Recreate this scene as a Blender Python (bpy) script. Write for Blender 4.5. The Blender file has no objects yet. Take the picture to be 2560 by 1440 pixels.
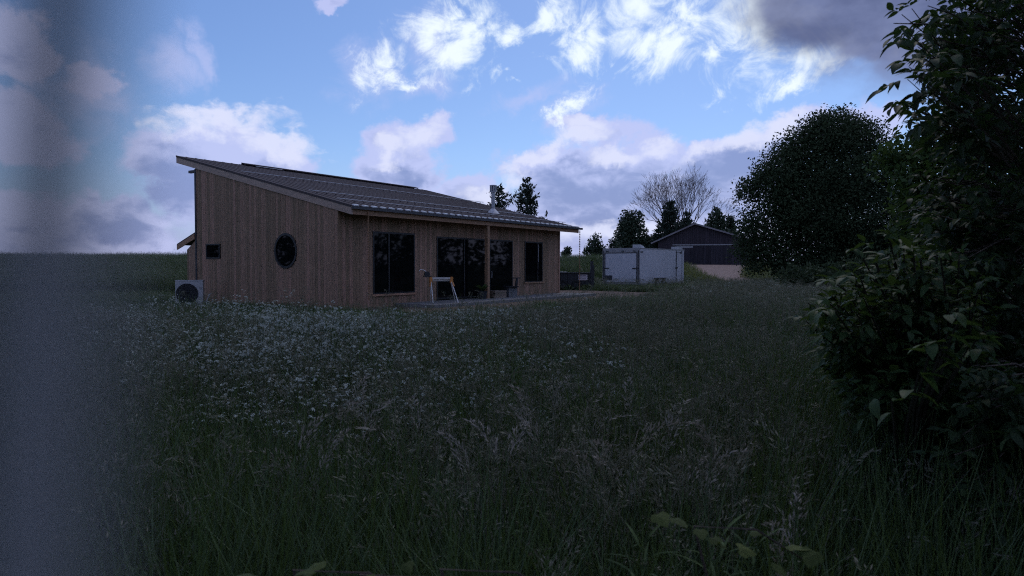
import bpy, math, random
import numpy as np
from mathutils import Vector, Matrix

R = math.radians
sc = bpy.context.scene
COL = sc.collection

# ------------------------------------------------------------------ camera
EYE = 1.5
PITCH = -0.0336
FPX = 1701.7                       # focal length in pixels of the 2560 wide photograph
cam_d = bpy.data.cameras.new("camera")
cam_d.sensor_width = 36.0
cam_d.lens = FPX / 2560 * 36
cam_d.clip_start = 0.004
cam_d.clip_end = 6000
cam_d.dof.use_dof = True
cam_d.dof.focus_distance = 14.0
cam_d.dof.aperture_fstop = 4.7
cam = bpy.data.objects.new("camera", cam_d)
COL.objects.link(cam)
cam.location = (0, 0, EYE)
cam.rotation_euler = (math.pi / 2 + PITCH, -0.0024, 0)
sc.camera = cam


def ray(px, py):
    u = (px - 1280) / FPX
    v = -(py - 720) / FPX
    c, s = math.cos(PITCH), math.sin(PITCH)
    return Vector((u, c - v * s, s + v * c))


def at(px, py, y):
    r = ray(px, py)
    return Vector((0, 0, EYE)) + r * (y / r.y)


# ------------------------------------------------------------------ world, sun, exposure
SUN_EL, SUN_AZ = R(50), R(16)      # azimuth to the right of the view direction (+Y)
SKY_STRENGTH = 0.1
world = bpy.data.worlds.new("World")
sc.world = world
world.use_nodes = True
world.cycles.sampling_method = 'NONE'      # an almost even sky: plain path sampling is quicker
wn, wl = world.node_tree.nodes, world.node_tree.links
wn.clear()


def WN(t, **kw):
    n = wn.new(t)
    for k, v in kw.items():
        setattr(n, k, v)
    return n


w_out = WN("ShaderNodeOutputWorld")
w_bg = WN("ShaderNodeBackground")
w_bg.inputs["Strength"].default_value = SKY_STRENGTH
wl.new(w_bg.outputs[0], w_out.inputs[0])
sky = WN("ShaderNodeTexSky")
sky.sky_type = 'NISHITA'
sky.sun_disc = False
sky.sun_elevation = SUN_EL
sky.sun_rotation = SUN_AZ
sky.air_density = 1.0
sky.dust_density = 0.6
sky.ozone_density = 3.2
tc = WN("ShaderNodeTexCoord")
DIR = tc.outputs["Generated"]


def wmath(op, a, b=None, clamp=False):
    n = WN("ShaderNodeMath", operation=op, use_clamp=clamp)
    for i, v in enumerate((a, b)):
        if v is None:
            continue
        if isinstance(v, (int, float)):
            n.inputs[i].default_value = v
        else:
            wl.new(v, n.inputs[i])
    return n.outputs[0]


def wnoise(scale, detail, rough, zs=1.0, off=(0, 0, 0), dist=0.0):
    m = WN("ShaderNodeMapping")
    m.inputs["Scale"].default_value = (1, 1, zs)
    m.inputs["Location"].default_value = off
    wl.new(DIR, m.inputs["Vector"])
    n = WN("ShaderNodeTexNoise")
    n.inputs["Scale"].default_value = scale
    n.inputs["Detail"].default_value = detail
    n.inputs["Roughness"].default_value = rough
    n.inputs["Distortion"].default_value = dist
    wl.new(m.outputs[0], n.inputs["Vector"])
    return n.outputs["Fac"]


def wsmooth(v, lo, hi):
    n = WN("ShaderNodeMapRange", interpolation_type='SMOOTHSTEP')
    n.inputs["From Min"].default_value = lo
    n.inputs["From Max"].default_value = hi
    wl.new(v, n.inputs["Value"])
    return n.outputs["Result"]


# domain warp: billows push the smooth cloud bodies about
def wwarp(scale, detail, rough, amp, off, zs=1.0):
    m = WN("ShaderNodeMapping")
    m.inputs["Location"].default_value = off
    m.inputs["Scale"].default_value = (1, 1, zs)
    wl.new(DIR, m.inputs["Vector"])
    n = WN("ShaderNodeTexNoise")
    n.inputs["Scale"].default_value = scale
    n.inputs["Detail"].default_value = detail
    n.inputs["Roughness"].default_value = rough
    wl.new(m.outputs[0], n.inputs["Vector"])
    s = WN("ShaderNodeVectorMath", operation='SUBTRACT')
    wl.new(n.outputs["Color"], s.inputs[0])
    s.inputs[1].default_value = (0.5, 0.5, 0.5)
    k = WN("ShaderNodeVectorMath", operation='SCALE')
    wl.new(s.outputs[0], k.inputs[0])
    k.inputs["Scale"].default_value = amp
    a = WN("ShaderNodeVectorMath", operation='ADD')
    wl.new(DIR, a.inputs[0])
    wl.new(k.outputs[0], a.inputs[1])
    return a.outputs[0]


chain = None


def cloud_field(blobs, vec):
    """soft field of elliptic cloud bodies in the sky: 1 at a body's centre, 0 at its rim, negative outside"""
    global chain
    out = None
    for k, (px, py, rx, ry, rot) in enumerate(blobs):
        if chain is not None and k % 8 == 0:
            # an all but zero link to the bodies before, so that the shader is worked through in short runs
            q = WN("ShaderNodeVectorMath", operation='MULTIPLY_ADD')
            wl.new(chain, q.inputs[0])
            q.inputs[1].default_value = (1e-7, 1e-7, 1e-7)
            wl.new(vec, q.inputs[2])
            src = q.outputs[0]
        elif k == 0:
            src = vec
        d = ray(px, py).normalized()
        right = Vector((d.y, -d.x, 0)).normalized()
        up = right.cross(d)
        ca, sa = math.cos(R(rot)), math.sin(R(rot))
        a = right * ca + up * sa
        b = up * ca - right * sa
        M = Matrix((a, b, d)).transposed()
        m = WN("ShaderNodeMapping", vector_type='TEXTURE')
        m.inputs["Location"].default_value = d
        m.inputs["Rotation"].default_value = M.to_euler('XYZ')
        m.inputs["Scale"].default_value = (rx / FPX, ry / FPX, 0.35)
        wl.new(src, m.inputs["Vector"])
        ln = WN("ShaderNodeVectorMath", operation='LENGTH')
        wl.new(m.outputs[0], ln.inputs[0])
        v = wmath('SUBTRACT', 1.0, ln.outputs["Value"])
        out = v if out is None else wmath('MAXIMUM', out, v)
        chain = out
    return wmath('MAXIMUM', out, -1.5)


def wmix(fac, a, b):
    n = WN("ShaderNodeMix", data_type='RGBA')
    wl.new(fac, n.inputs["Factor"])
    for i, v in ((6, a), (7, b)):
        if isinstance(v, tuple):
            n.inputs[i].default_value = (*[c / SKY_STRENGTH for c in v], 1)
        else:
            wl.new(v, n.inputs[i])
    return n.outputs[2]


n_fine = wnoise(11.0, 8, 0.58, 1.3)
n_mid = wnoise(3.6, 8, 0.56, 1.7, off=(3.1, 0.4, 1.2), dist=0.5)
n_wisp = wnoise(17.0, 9, 0.64, 1.0, off=(7.3, 2.2, 0.1), dist=0.9)
n_soft = wnoise(6.0, 5, 0.5, 2.6, off=(1.3, 5.2, 0.7))
n_grain = wnoise(20.0, 7, 0.58, 1.8, off=(4.3, 1.2, 2.7), dist=0.4)
V_cum = wwarp(13.0, 8, 0.62, 0.085, (2.2, 1.1, 4.0))
V_wsp = wwarp(14.0, 7, 0.64, 0.09, (5.2, 3.1, 1.0))
V_drk = wwarp(7.0, 5, 0.5, 0.08, (0.2, 2.1, 1.7))

cumulus = cloud_field([
    (560, 400, 170, 92, 8), (690, 410, 100, 62, -10), (440, 480, 80, 105, 0),
    (1010, 400, 110, 80, 30), (1080, 345, 62, 55, 0), (960, 440, 90, 50, 0),
    (1170, 490, 130, 48, 8), (1430, 440, 200, 95, 14), (1445, 322, 95, 34, 4), (1600, 410, 110, 60, 8), (1500, 520, 330, 80, 0),
    (1850, 400, 210, 58, 20), (1960, 335, 100, 45, 25), (1760, 500, 260, 90, 0), (2180, 310, 80, 46, 0),
    (230, 555, 240, 60, 0), (60, 340, 90, 70, 0), (100, 590, 400, 70, 0), (1500, 600, 900, 60, 0),
    (815, -6, 46, 24, 0), (230, 215, 50, 40, 0), (60, 120, 60, 60, 10)], V_cum)
under = cloud_field([
    (425, 478, 90, 80, 0), (1300, 492, 170, 42, 12), (1520, 470, 180, 36, 8), (1420, 540, 220, 30, 0), (1435, 400, 80, 18, 25),
    (1800, 455, 140, 48, 14), (1700, 530, 240, 26, 4), (300, 575, 90, 26, 0), (1010, 440, 80, 20, 8),
    (420, 530, 100, 26, 0), (1900, 470, 130, 40, 8), (560, 440, 150, 26, 4)], V_cum)
bright = cloud_field([
    (1595, 30, 85, 75, -20), (1640, 105, 105, 58, -8), (1690, 60, 80, 44, 35), (1460, 118, 95, 40, 38),
    (1370, 45, 90, 28, 32), (1150, 112, 95, 48, 30), (1175, 45, 75, 50, 30), (1080, 70, 60, 40, 30), (1275, 95, 50, 34, 20),
    (1895, 100, 105, 75, 40), (1925, 30, 75, 85, 0), (2030, 128, 140, 38, -8), (1975, 202, 66, 18, 42),
    (1410, 268, 62, 13, 28), (940, 185, 60, 26, 45), (1020, 215, 60, 16, 10),
    (1790, 140, 46, 24, 0), (1270, 195, 40, 15, 0), (1150, 10, 50, 22, 0)], V_wsp)
crest = cloud_field([
    (1440, 352, 70, 20, 12), (1385, 380, 75, 18, 32), (1555, 385, 95, 20, -4), (1640, 375, 48, 24, 12), (1750, 392, 75, 20, 22), (1850, 352, 95, 22, 20),
    (1960, 312, 80, 22, 24), (1325, 412, 60, 18, 26), (1215, 470, 80, 20, 14), (1060, 335, 60, 30, 20), (980, 385, 60, 22, 40), (545, 310, 110, 26, 4), (700, 365, 70, 24, -15),
    (1450, 318, 70, 20, 4), (1560, 580, 320, 30, 0)], V_cum)
faint = cloud_field([
    (420, 165, 60, 55, 0), (495, 150, 30, 50, 0), (930, 190, 90, 60, 30), (1050, 220, 90, 36, 8), (200, 240, 110, 90, 0), (1420, 270, 90, 34, 25), (1090, 100, 90, 80, 0), (1330, 235, 120, 26, 15)], V_wsp)
dark = cloud_field([
    (2080, 10, 190, 105, -12), (2250, -60, 330, 170, -10), (2220, 110, 170, 55, -10), (2400, 60, 240, 130, 0)], V_drk)

# outside the part of the sky in view the same broken cloud goes on
fwd = ray(1280, 560).normalized()
dt = WN("ShaderNodeVectorMath", operation='DOT_PRODUCT')
wl.new(DIR, dt.inputs[0])
dt.inputs[1].default_value = fwd
outside = wmath('SUBTRACT', 1.0, wsmooth(dt.outputs["Value"], 0.70, 0.80))
gen = wmath('SUBTRACT', wmath('MULTIPLY', wmath('SUBTRACT', n_mid, 0.5), 5.0), wmath('MULTIPLY', wmath('SUBTRACT', 1.0, outside), 6.0))
cum_all = wmath('MAXIMUM', cumulus, gen)
body = wmath('ADD', cum_all, wmath('MULTIPLY', wmath('SUBTRACT', n_fine, 0.5), 2.2))
d_cum = wsmooth(body, -0.12, 0.30)
# lit from behind: thin rims bright, thick hearts and undersides grey
thick = wmath('MULTIPLY', wsmooth(body, 0.10, 0.95), 0.55)
soft = wmath('MULTIPLY', wmath('SUBTRACT', n_soft, 0.5), 2.6)
grain = wmath('MULTIPLY', wmath('SUBTRACT', n_grain, 0.5), 3.2)
shade = wsmooth(wmath('ADD', wmath('ADD', soft, grain), wmath('ADD', wmath('MULTIPLY', wmath('MAXIMUM', under, -0.7), 0.85), thick)), -0.50, 1.30)
d_bri = wsmooth(wmath('ADD', wmath('MULTIPLY', bright, 0.85), wmath('MULTIPLY', wmath('SUBTRACT', n_wisp, 0.51), 3.9)), -0.36, 0.92)
d_drk = wsmooth(wmath('ADD', dark, wmath('MULTIPLY', wmath('SUBTRACT', n_fine, 0.5), 0.9)), -0.20, 0.45)

C_LIT = (0.56, 0.60, 0.93)
C_SHADE = (0.24, 0.295, 0.57)
C_BRI = (0.92, 1.02, 1.10)
C_DRK = (0.112, 0.135, 0.265)
C_LOW = (0.36, 0.42, 0.76)
tint = WN("ShaderNodeMix", data_type='RGBA', blend_type='MULTIPLY')
tint.inputs["Factor"].default_value = 1.0
tint.inputs[7].default_value = (0.78, 0.90, 1.14, 1)
wl.new(sky.outputs[0], tint.inputs[6])
c = tint.outputs[2]
cum_col = wmix(shade, C_LIT, C_SHADE)
sep = WN("ShaderNodeSeparateXYZ")
wl.new(DIR, sep.inputs[0])
low = wsmooth(wmath('MULTIPLY', sep.outputs["Z"], -1.0), -0.17, 0.03)
c = wmix(wmath('MULTIPLY', low, 0.85), c, C_LOW)          # pale lavender band of thin cloud all round the horizon
c = wmix(wmath('MULTIPLY', d_cum, 0.84), c, cum_col)
d_fai = wmath('MULTIPLY', wsmooth(wmath('ADD', faint, wmath('MULTIPLY', wmath('SUBTRACT', n_wisp, 0.5), 2.0)), -0.3, 1.1), 0.55)
c = wmix(d_fai, c, C_LIT)
d_cre = wsmooth(wmath('ADD', wmath('MULTIPLY', crest, 0.9), wmath('MULTIPLY', wmath('SUBTRACT', n_grain, 0.5), 2.8)), -0.42, 0.68)
c = wmix(wmath('MULTIPLY', d_cre, 0.92), c, (0.74, 0.78, 1.0))
c = wmix(wmath('MULTIPLY', d_bri, 0.95), c, C_BRI)
c = wmix(wmath('MULTIPLY', d_drk, 0.95), c, wmix(wsmooth(wmath('ADD', n_soft, wmath('MULTIPLY', n_fine, 0.7)), 0.72, 1.05), C_DRK, (0.19, 0.225, 0.40)))
wl.new(c, w_bg.inputs["Color"])

sun_vec = Vector((math.sin(SUN_AZ) * math.cos(SUN_EL), math.cos(SUN_AZ) * math.cos(SUN_EL), math.sin(SUN_EL)))
sun_d = bpy.data.lights.new("sun", 'SUN')
sun_d.energy = 0.6
sun_d.angle = R(14)
sun_d.color = (1.0, 0.95, 0.88)
sun = bpy.data.objects.new("sun", sun_d)
COL.objects.link(sun)
sun.rotation_euler = sun_vec.to_track_quat('Z', 'Y').to_euler()

sc.view_settings.view_transform = 'Standard'
sc.view_settings.look = 'None'
sc.view_settings.exposure = 0.0
sc.view_settings.gamma = 1.0
sc.view_settings.use_curve_mapping = False
sc.render.engine = 'CYCLES'
sc.cycles.use_denoising = False
sc.cycles.adaptive_threshold = 0.015
sc.cycles.filter_width = 1.1
sc.cycles.max_bounces = 6
sc.cycles.diffuse_bounces = 3
sc.cycles.transparent_max_bounces = 8
sc.cycles.sample_clamp_indirect = 4.0
sc.render.film_transparent = False

rng = random.Random(7)
nrg = np.random.default_rng(11)


# ------------------------------------------------------------------ materials
def mat(name, base, rough=0.7, spec=0.5, metal=0.0, var=0.25, nscale=6.0, stretch=(1, 1, 1), rand=0.0,
        bump=0.0, bscale=None, second=None, trans=0.0, tcol=None, coord="Object", detail=4):
    m = bpy.data.materials.new(name)
    m.use_nodes = True
    nt = m.node_tree
    N, L = nt.nodes, nt.links
    b = N["Principled BSDF"]
    b.inputs["Roughness"].default_value = rough
    b.inputs["Specular IOR Level"].default_value = spec
    b.inputs["Metallic"].default_value = metal
    tcn = N.new("ShaderNodeTexCoord")
    mp = N.new("ShaderNodeMapping")
    mp.inputs["Scale"].default_value = stretch
    L.new(tcn.outputs[coord], mp.inputs[0])
    nz = N.new("ShaderNodeTexNoise")
    nz.inputs["Scale"].default_value = nscale
    nz.inputs["Detail"].default_value = detail
    nz.inputs["Roughness"].default_value = 0.62
    L.new(mp.outputs[0], nz.inputs["Vector"])
    rp = N.new("ShaderNodeValToRGB")
    rp.color_ramp.elements[0].position = 0.3
    rp.color_ramp.elements[1].position = 0.72
    s2 = second or tuple(x * (1 + var) for x in base)
    rp.color_ramp.elements[0].color = (*[x * (1 - var) for x in base], 1)
    rp.color_ramp.elements[1].color = (*s2, 1)
    L.new(nz.outputs["Fac"], rp.inputs[0])
    colr = rp.outputs[0]
    if rand:
        oi = N.new("ShaderNodeObjectInfo")
        mr = N.new("ShaderNodeMapRange")
        mr.inputs["To Min"].default_value = 1 - rand
        mr.inputs["To Max"].default_value = 1 + rand
        L.new(oi.outputs["Random"], mr.inputs["Value"])
        hs = N.new("ShaderNodeHueSaturation")
        L.new(mr.outputs[0], hs.inputs["Value"])
        mr2 = N.new("ShaderNodeMapRange")
        mr2.inputs["To Min"].default_value = 0.5 + rand * 0.05
        mr2.inputs["To Max"].default_value = 0.5 - rand * 0.05
        L.new(oi.outputs["Random"], mr2.inputs["Value"])
        L.new(mr2.outputs[0], hs.inputs["Hue"])
        L.new(colr, hs.inputs["Color"])
        colr = hs.outputs[0]
    L.new(colr, b.inputs["Base Color"])
    if bump:
        bz = N.new("ShaderNodeTexNoise")
        bz.inputs["Scale"].default_value = bscale or nscale * 3
        bz.inputs["Detail"].default_value = 4
        L.new(mp.outputs[0], bz.inputs["Vector"])
        bp = N.new("ShaderNodeBump")
        bp.inputs["Strength"].default_value = bump
        bp.inputs["Distance"].default_value = 0.02
        L.new(bz.outputs["Fac"], bp.inputs["Height"])
        L.new(bp.outputs[0], b.inputs["Normal"])
    if trans:
        t = N.new("ShaderNodeBsdfTranslucent")
        t.inputs["Color"].default_value = (*(tcol or tuple(min(1, x * 1.6) for x in base)), 1)
        mx = N.new("ShaderNodeMixShader")
        mx.inputs[0].default_value = trans
        L.new(b.outputs[0], mx.inputs[1])
        L.new(t.outputs[0], mx.inputs[2])
        L.new(mx.outputs[0], N["Material Output"].inputs["Surface"])
    return m


M = {}
M['cedar'] = mat("cedar siding", (0.285, 0.182, 0.120), 0.75, 0.3, var=0.26, nscale=9, stretch=(3, 3, 0.35), rand=0.26, bump=0.3, bscale=30)
M['cedar_warm'] = mat("cedar trim", (0.36, 0.21, 0.13), 0.7, 0.3, var=0.22, nscale=7, stretch=(0.4, 3, 3), rand=0.15, bump=0.2)
M['fascia'] = mat("pale fascia timber", (0.40, 0.30, 0.24), 0.75, 0.3, var=0.18, nscale=5, stretch=(2, 0.4, 2), rand=0.1, bump=0.2)
M['soffit'] = mat("shade dark soffit", (0.060, 0.044, 0.038), 0.8, 0.2, var=0.2, nscale=6, stretch=(3, .4, 3))  # shade under the eave put into the colour, also cuts bounce
M['sheath'] = mat("dark wall sheathing", (0.05, 0.042, 0.04), 0.9, 0.2)
M['roofmetal'] = mat("brown grey roof metal", (0.086, 0.072, 0.073), 0.85, 0.08, metal=0.0, var=0.08, nscale=1.2, rand=0.025, bump=0.03, bscale=14)
M['rail'] = mat("galvanised rail", (0.50, 0.49, 0.49), 0.4, 0.5, metal=0.2, var=0.1)
M['bright'] = mat("white eave glint", (0.80, 0.80, 0.80), 0.35, 0.6, var=0.05)  # near white stands in for the sun glints along the eave
M['darkmetal'] = mat("dark gutter metal", (0.035, 0.035, 0.04), 0.4, 0.5, var=0.15)
M['frame'] = mat("black window frame", (0.014, 0.014, 0.016), 0.45, 0.5, var=0.2)
M['glass'] = mat("dark window glass", (0.004, 0.005, 0.006), 0.03, 0.22, var=0.1)
M['steel'] = mat("brushed flue steel", (0.34, 0.34, 0.36), 0.42, 0.5, metal=0.75, var=0.12, nscale=12)
M['white'] = mat("off white enamel", (0.40, 0.40, 0.41), 0.5, 0.4, var=0.06, nscale=4)
M['whitepanel'] = mat("weathered white trailer skin", (0.50, 0.495, 0.53), 0.5, 0.5, var=0.10, nscale=1.6, stretch=(1, 1, 0.5))
M['greytrim'] = mat("grey trailer trim", (0.27, 0.26, 0.27), 0.5, 0.5, var=0.2)
M['black'] = mat("matt black paint", (0.020, 0.022, 0.028), 0.55, 0.5, var=0.25)
M['rubber'] = mat("tyre rubber", (0.018, 0.018, 0.018), 0.85, 0.3)
M['copper'] = mat("tarnished copper", (0.42, 0.25, 0.15), 0.5, 0.5, metal=0.2, var=0.3, nscale=20)
M['orange'] = mat("orange plastic", (0.55, 0.22, 0.05), 0.5, 0.5, var=0.1)
M['alu'] = mat("bare aluminium", (0.62, 0.60, 0.58), 0.4, 0.5, metal=0.4, var=0.1)
M['concrete'] = mat("patio concrete", (0.20, 0.195, 0.19), 0.9, 0.2, var=0.2, nscale=3, bump=0.2)
M['dirt'] = mat("bare brown dirt", (0.135, 0.100, 0.080), 0.95, 0.1, var=0.4, nscale=2.5, bump=0.6, bscale=7, coord="Object", detail=8)
M['gravel'] = mat("pinkish drive gravel", (0.23, 0.168, 0.138), 0.95, 0.1, var=0.3, nscale=3, bump=0.5, bscale=20, detail=8)
M['soil'] = mat("meadow floor", (0.045, 0.055, 0.028), 0.95, 0.1, var=0.4, nscale=0.8, bump=0.5, bscale=5, detail=8)
M['barnwall'] = mat("dark barn boards", (0.042, 0.033, 0.042), 0.8, 0.3, var=0.25, nscale=3, stretch=(3, 3, 0.3), rand=0.2)
M['barndoor'] = mat("barn door boards", (0.030, 0.026, 0.034), 0.8, 0.3, var=0.25, nscale=3, stretch=(3, 3, 0.3), rand=0.25)
M['barnroof'] = mat("weathered barn roof", (0.22, 0.20, 0.21), 0.7, 0.3, var=0.2, nscale=1.2)
M['bark'] = mat("grey brown bark", (0.085, 0.068, 0.055), 0.95, 0.1, var=0.35, nscale=8, stretch=(2, 2, 0.5), bump=0.6)
M['darkstem'] = mat("dark green brown stems", (0.040, 0.038, 0.026), 0.9, 0.1, var=0.3)
M['palebark'] = mat("bare pale twigs", (0.13, 0.105, 0.10), 0.9, 0.2, var=0.25, nscale=2)
M['grass'] = mat("meadow grass", (0.052, 0.092, 0.026), 0.55, 0.4, var=0.3, nscale=3, rand=0.35, trans=0.22, tcol=(0.08, 0.12, 0.03))
M['drygrass'] = mat("ripe grass heads", (0.138, 0.138, 0.094), 0.8, 0.3, var=0.3, nscale=5, rand=0.4, trans=0.12)
M['palehead'] = mat("bleached brome heads", (0.25, 0.225, 0.185), 0.8, 0.3, var=0.3, nscale=5, trans=0.12)
M['lawn'] = mat("yellowish short grass", (0.115, 0.125, 0.034), 0.6, 0.3, var=0.3, nscale=3, rand=0.3, trans=0.2)
M['stem'] = mat("green flower stem", (0.055, 0.085, 0.035), 0.6, 0.4, var=0.3, rand=0.2)
M['petal'] = mat("white petals", (0.37, 0.42, 0.37), 0.7, 0.2, var=0.1, rand=0.2, trans=0.15, tcol=(0.6, 0.6, 0.55))
M['weed'] = mat("broad weed leaf", (0.046, 0.080, 0.026), 0.75, 0.2, var=0.3, rand=0.4, trans=0.22, tcol=(0.10, 0.14, 0.03))
M['vine'] = mat("yellow green vine leaf", (0.060, 0.082, 0.020), 0.75, 0.2, var=0.25, rand=0.3, trans=0.25, tcol=(0.2, 0.24, 0.04))
M['leaf'] = mat("glossy tree leaf", (0.029, 0.052, 0.019), 0.55, 0.16, var=0.3, nscale=2, rand=0.35, trans=0.24, tcol=(0.06, 0.11, 0.025))
M['shrubleaf'] = mat("shrub leaf", (0.034, 0.066, 0.020), 0.55, 0.16, var=0.3, nscale=2, rand=0.4, trans=0.24, tcol=(0.08, 0.13, 0.025))
M['maple'] = mat("maple crown leaf", (0.040, 0.060, 0.028), 0.75, 0.15, var=0.35, nscale=0.5, trans=0.12)
M['conifer'] = mat("conifer needles", (0.028, 0.042, 0.028), 0.6, 0.3, var=0.3, nscale=0.8, trans=0.08)
M['farleaf'] = mat("far tree leaf", (0.042, 0.062, 0.035), 0.6, 0.3, var=0.3, nscale=0.6, trans=0.12)
M['stalk'] = mat("bleached dry stalk", (0.31, 0.31, 0.315), 0.75, 0.3, var=0.15, nscale=40, stretch=(1, 1, 0.2))
M['signwhite'] = mat("white sign board", (0.60, 0.52, 0.55), 0.5, 0.4, var=0.08)
M['signink'] = mat("dark sign print", (0.06, 0.055, 0.07), 0.6, 0.3)
M['plank'] = mat("weathered plank", (0.22, 0.17, 0.13), 0.8, 0.3, var=0.25, nscale=6, stretch=(0.4, 3, 3), rand=0.2)
M['tub'] = mat("grey block", (0.16, 0.165, 0.17), 0.8, 0.3, var=0.2, nscale=5)


# ------------------------------------------------------------------ mesh builder
class MB:
    def __init__(self):
        self.v, self.f, self.mi = [], [], []

    def add(self, vs, fs, mi=0):
        o = len(self.v)
        self.v += [tuple(p) for p in vs]
        self.f += [tuple(i + o for i in f) for f in fs]
        self.mi += [mi] * len(fs)
        return self

    def box(self, x0, x1, y0, y1, z0, z1, mi=0, M_=None):
        vs = [Vector((x, y, z)) for z in (z0, z1) for y in (y0, y1) for x in (x0, x1)]
        if M_ is not None:
            vs = [M_ @ p for p in vs]
        return self.add(vs, [(0, 2, 3, 1), (4, 5, 7, 6), (0, 1, 5, 4), (2, 6, 7, 3), (0, 4, 6, 2), (1, 3, 7, 5)], mi)

    def hexa(self, bot, top, mi=0):
        n = len(bot)
        fs = [tuple(reversed(range(n))), tuple(range(n, 2 * n))]
        fs += [(i, (i + 1) % n, n + (i + 1) % n, n + i) for i in range(n)]
        return self.add(list(bot) + list(top), fs, mi)

    def tube(self, pts, rad, n=6, mi=0, cap=True):
        pts = [Vector(p) for p in pts]
        if not isinstance(rad, (list, tuple)):
            rad = [rad] * len(pts)
        vs, fs = [], []
        ref = None
        for i, p in enumerate(pts):
            t = (pts[min(i + 1, len(pts) - 1)] - pts[max(i - 1, 0)]).normalized()
            if ref is None:
                ref = Vector((0, 0, 1)) if abs(t.z) < 0.9 else Vector((1, 0, 0))
            u = t.cross(ref).normalized()
            w = u.cross(t)
            ref = w
            ref = w if w.length > 0.1 else Vector((1, 0, 0))
            for k in range(n):
                a = 2 * math.pi * k / n
                vs.append(p + (u * math.cos(a) + w * math.sin(a)) * rad[i])
        for i in range(len(pts) - 1):
            for k in range(n):
                fs.append((i * n + k, i * n + (k + 1) % n, (i + 1) * n + (k + 1) % n, (i + 1) * n + k))
        if cap:
            fs.append(tuple(reversed(range(n))))
            fs.append(tuple((len(pts) - 1) * n + k for k in range(n)))
        return self.add(vs, fs, mi)

    def build(self, name, mats, parent=None, smooth=False, kind=None):
        me = bpy.data.meshes.new(name)
        me.from_pydata(self.v, [], self.f)
        if not isinstance(mats, (list, tuple)):
            mats = [mats]
        for m in mats:
            me.materials.append(m)
        if len(mats) > 1:
            me.polygons.foreach_set("material_index", self.mi)
        if smooth:
            me.polygons.foreach_set("use_smooth", [True] * len(me.polygons))
        me.update()
        return link(name, me, parent, kind)


def link(name, me, parent=None, kind=None):
    o = bpy.data.objects.new(name, me)
    COL.objects.link(o)
    if parent is not None:
        o.parent = parent
    if kind:
        o["kind"] = kind
    return o


def thing(name, label, cat, loc=(0, 0, 0), rz=0.0, group=None):
    o = bpy.data.objects.new(name, None)
    COL.objects.link(o)
    o.location = loc
    o.rotation_euler = (0, 0, rz)
    return tag(o, label, cat, group)


def tag(o, label, cat, group=None):
    o["label"] = label
    o["category"] = cat
    if group:
        o["group"] = group
    return o


def np_mesh(name, V, F, mat_, parent=None, kind=None):
    """V (n,3) array, F (m,k) array of one face size"""
    me = bpy.data.meshes.new(name)
    k = F.shape[1]
    me.vertices.add(len(V))
    me.vertices.foreach_set("co", np.asarray(V, np.float32).ravel())
    me.loops.add(F.size)
    me.loops.foreach_set("vertex_index", F.astype(np.int32).ravel())
    me.polygons.add(len(F))
    me.polygons.foreach_set("loop_start", np.arange(0, F.size, k, dtype=np.int32))
    me.polygons.foreach_set("loop_total", np.full(len(F), k, np.int32))
    me.update(calc_edges=True)
    me.materials.append(mat_)
    return link(name, me, parent, kind)


# ------------------------------------------------------------------ terrain
def sstep(t):
    t = np.clip(t, 0, 1)
    return t * t * (3 - 2 * t)


def ground_z(x, y):
    x = np.asarray(x, float)
    y = np.asarray(y, float)
    az = x / np.maximum(y, 1.0)
    s = np.interp(az, [-0.5, -0.3, 0.0, 0.1], [29, 29, 44, 44])
    e = np.interp(az, [0.13, 0.22], [62, 85])
    h = 1.6 * sstep((y - s) / (e - s)) - 0.7 * sstep((y - e - 28) / 120)
    h = h - 0.12 * np.exp(-((x + 10.3) ** 2 + (y - 25.0) ** 2) / 3.0)
    h = h + 0.03 * np.sin(x * 0.7 + 1.3) * np.sin(y * 0.45) * np.clip((y - 30) / 20, 0, 1)
    return h


def grid(name, xs, ys, mat_, dz=0.0, mask=None, kind="structure"):
    X, Y = np.meshgrid(xs, ys)
    Z = ground_z(X, Y) + dz
    V = np.stack([X, Y, Z], -1).reshape(-1, 3)
    nx, ny = len(xs), len(ys)
    i, j = np.meshgrid(np.arange(nx - 1), np.arange(ny - 1))
    a = (j * nx + i).ravel()
    F = np.stack([a, a + 1, a + nx + 1, a + nx], -1)
    if mask is not None:
        cx = V[F].mean(1)
        F = F[mask(cx[:, 0], cx[:, 1])]
    return np_mesh(name, V, F, mat_, None, kind)


def lin(*segs):
    return np.unique(np.concatenate([np.linspace(a, b, n) for a, b, n in segs]))


grid("ground", lin((-2500, -120, 12), (-120, -40, 30), (-40, 60, 140), (60, 140, 30), (140, 2500, 12)),
     lin((-300, -5, 10), (-5, 110, 160), (110, 300, 40), (300, 3500, 12)), M['soil'])

# house frame of reference
HP = Vector((-5.695, 22.313, 0))
TH = 0.6007
D1 = Vector((math.sin(TH), math.cos(TH), 0))
D2 = Vector((-math.cos(TH), math.sin(TH), 0))
HR = math.atan2(D1.y, D1.x)


def hl(x, y):
    dx, dy = x - HP.x, y - HP.y
    return dx * D1.x + dy * D1.y, dx * D2.x + dy * D2.y


def dirt_mask(x, y):
    a, b = hl(x, y)
    wob = 0.5 * np.sin(a * 1.3) + 0.3 * np.sin(a * 2.9 + 1)
    return (a > 0.3 + 0.3 * np.sin(b * 2)) & (a < 19.5 + wob) & (b > -4.2 + wob - 0.10 * np.clip(a - 6, 0, 20)) & (b < 3.2 + 0.0 * a) & ((b < 0.2) | (a > 14.3))


grid("dirt", np.arange(-7, 14, 0.25), np.arange(18, 45, 0.25), M['dirt'], 0.012, dirt_mask)


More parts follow.
